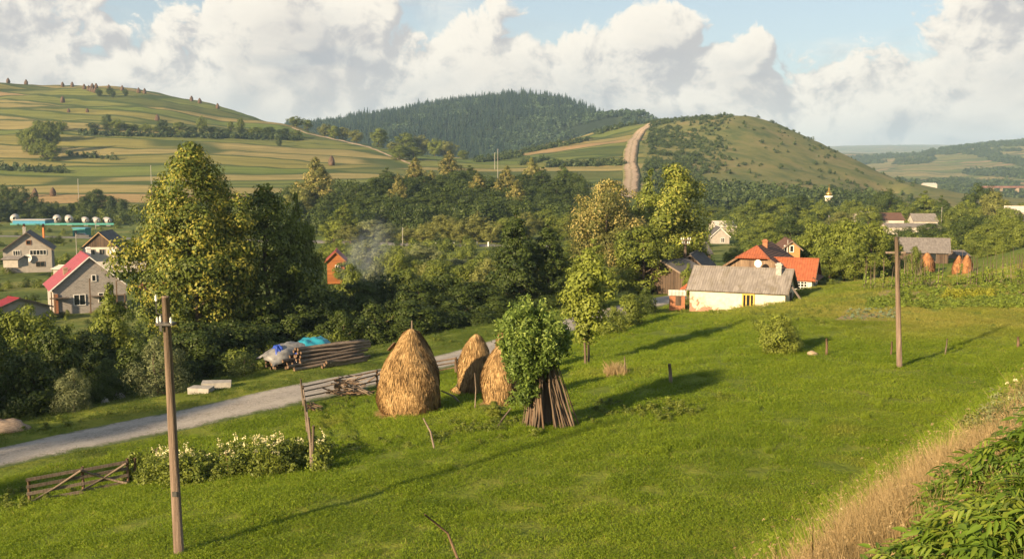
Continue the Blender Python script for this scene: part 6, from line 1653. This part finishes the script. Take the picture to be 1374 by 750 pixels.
# elder bush: compound leaves as parts
def elder_leaf(seed):
    r = np.random.default_rng(seed); b = MB(); L = .19
    b.tube([(0, 0, 0), (L * .6, 0, .015), (L, 0, -.03)], [.004, .003, .0015], 4)
    def leaflet(p, ang, l, w, dr):
        d = np.array([math.cos(ang), math.sin(ang), -dr]); s = np.array([-math.sin(ang), math.cos(ang), 0])
        q = [p, p + d * l * .3 + s * w * .5 + [0, 0, .006], p + d * l * .65 + s * w * .42 + [0, 0, -.004], p + d * l + [0, 0, -.025], p + d * l * .65 - s * w * .42 + [0, 0, -.004], p + d * l * .3 - s * w * .5 + [0, 0, .006], p + d * l * .4 - [0, 0, .006], p + d * l * .7 - [0, 0, .012]]
        v = r.uniform(.1, .9)
        b.add(q, [(0, 1, 6), (0, 6, 5), (1, 2, 7), (1, 7, 6), (6, 7, 4), (6, 4, 5), (2, 3, 7), (7, 3, 4)], 0, v)
    for i, t in enumerate((.35, .58, .8)):
        for s in (-1, 1): leaflet(np.array([L * t, 0, .012 - .02 * t]), s * r.uniform(.8, 1.05), .088 * r.uniform(.8, 1.15), .026, r.uniform(.1, .5))
    leaflet(np.array([L, 0, -.03]), 0, .10, .036, .4)
    return b.mesh('elder_leaf', [M['elder']], True)
EL_ = [elder_leaf(i) for i in range(4)]
def elder(cx, cy, wx, wy, hh, n_leaf, seed, label):
    r = np.random.default_rng(seed); z0 = h1(cx, cy); e = empty('elder_bush', (cx, cy, z0)); tag(e, label, 'bush')
    tips = []
    for i in range(26):
        a = r.uniform(0, 6.28); q = math.sqrt(r.uniform(0, 1)); tx, ty = wx * q * math.cos(a), wy * q * math.sin(a)
        tz = hh * (1 - .55 * q * q) * r.uniform(.85, 1.05) + h1(cx + tx, cy + ty) - z0
        b0 = np.array([tx * .25, ty * .25, h1(cx + tx * .25, cy + ty * .25) - z0 - .1]); t_ = np.array([tx, ty, tz]); m_ = (b0 + t_) / 2 + [tx * .1, ty * .1, .12]
        part('stem', MB().tube([b0, m_, t_], [.014, .011, .006], 5), M['wood_brown'], e, True); tips.append((b0, m_, t_))
    ex = MB(); tot = n_leaf
    for i in range(tot):
        a = r.uniform(0, 6.28); q = math.sqrt(r.uniform(0, 1)); tx, ty = wx * 1.08 * q * math.cos(a), wy * 1.08 * q * math.sin(a)
        zt = hh * (1 - .55 * q * q) + h1(cx + tx, cy + ty) - z0; z = zt * (1 - .6 * r.uniform(0, 1) ** 2.2) + r.normal(0, .05)
        rot = (r.normal(0, .45), r.uniform(-.5, .8), a + r.normal(0, 1.2)); s = r.uniform(.6, 1.25); me = EL_[i % 4]
        if i < 300: link('leaf', me, e, (tx, ty, z), rot, (s, s, s))
        else:
            Mx = Matrix.LocRotScale(Vector((tx, ty, z)), __import__('mathutils').Euler(rot), Vector((s, s, s)))
            V = np.array([tuple(Mx @ v.co) for v in me.vertices]); by = {}
            for p_ in me.polygons: by.setdefault(len(p_.vertices), []).append(tuple(p_.vertices))
            n0 = ex.n; first = True
            for k_, fl in by.items():
                if first: ex.add(V, fl, 0, r.uniform(.05, .95)); first = False
                else: ex.f.append((np.array(fl) + n0, 0))
    if tot > 300: tag(part('foliage', ex, M['elder'], e, True), kind='stuff')
    return e
elder(3.6, 6.5, 1.0, 1.0, 1.0, 1500, 1, 'big glossy elder bush with compound leaves on the bank')
elder(4.9, 8.7, 1.0, 1.0, 1.0, 1100, 2, 'elder bush behind the big one, beside the tall weeds')
elder(3.1, 5.6, .55, .5, .5, 600, 3, 'low elder shoots in front of the big elder bush')
# white blossoms among the weeds
for i, (px, py) in enumerate(((1352, 513), (1362, 510), (1354, 533), (1165, 718), (1163, 735), (1130, 682))):
    Yb = 13.5 if i < 3 else G(px, py + 40, 4)[1]
    b = MB(); r = np.random.default_rng(i); q = P(px, py, Yb); z = h1(q[0], q[1]); hq = max(.2, q[2] - z)
    e = empty('white_flower', (q[0], q[1], z)); tag(e, 'small white flower among the weeds of the bank', 'flower', 'white flowers on the bank')
    part('stem', MB().tube([(0, 0, -.05), (.01, 0, hq * .6), (0, 0, hq)], [.006, .005, .003], 4), M['crop'], e); C = np.r_[r.normal(0, .012, (12, 3))] + [0, 0, hq]; leaf_cards(b, C, r.normal(0, 1, (12, 3)), .026, .8, r, r.uniform(0, .9, 12)); part('blossom', b, M['petal'], e)

# ------------------------------------------------------------------ smoke and haze
ms, nt = newmat('smoke'); o = opos(nt)
gr = nd(nt, 'TexGradient', dict(gradient_type='SPHERICAL'), Vector=o).outputs[1]
dn = mathn(nt, 'MULTIPLY', mathn(nt, 'MULTIPLY', maprange(nt, gr, 0, .7), maprange(nt, noise(nt, o, 1.6, 4, .6, .8), .38, .7)), .10)
nd(nt, 'OutputMaterial', Volume=nd(nt, 'VolumePrincipled', Color=(.72, .84, 1.0), Density=dn, Anisotropy=.1).outputs[0])
b = MB(); k, m = 16, 9; th, ph = np.meshgrid(np.arange(k) * 6.283 / k, np.linspace(.02, math.pi - .02, m)); ii = np.arange(m * k).reshape(m, k)
b.add(np.stack([np.sin(ph) * np.cos(th), np.sin(ph) * np.sin(th), np.cos(ph)], -1).reshape(-1, 3), np.stack([ii[:-1], ii[1:], np.roll(ii[1:], -1, 1), np.roll(ii[:-1], -1, 1)], -1).reshape(-1, 4))
q = P(492, 345, 128); tag(link('smoke', b.mesh('smoke', [ms]), None, q, (0, R(18), 0), (4.0, 4.0, 7.0)), 'thin bluish smoke rising from the trees', None, None, 'stuff')
mh, nt = newmat('haze')
nd(nt, 'OutputMaterial', Volume=nd(nt, 'VolumePrincipled', Color=(.48, .72, 1.0), Density=HAZE, Anisotropy=.0).outputs[0])
zlo, zhi = float(gz.min()) - 1.5, max(float(gz.max()), 190) + 35
tag(link('haze', MB().box((0, 3760, (zlo + zhi) / 2), (17000, 7900, zhi - zlo)).mesh('haze', [mh])), 'thin bluish evening air over the valley', None, None, 'stuff')
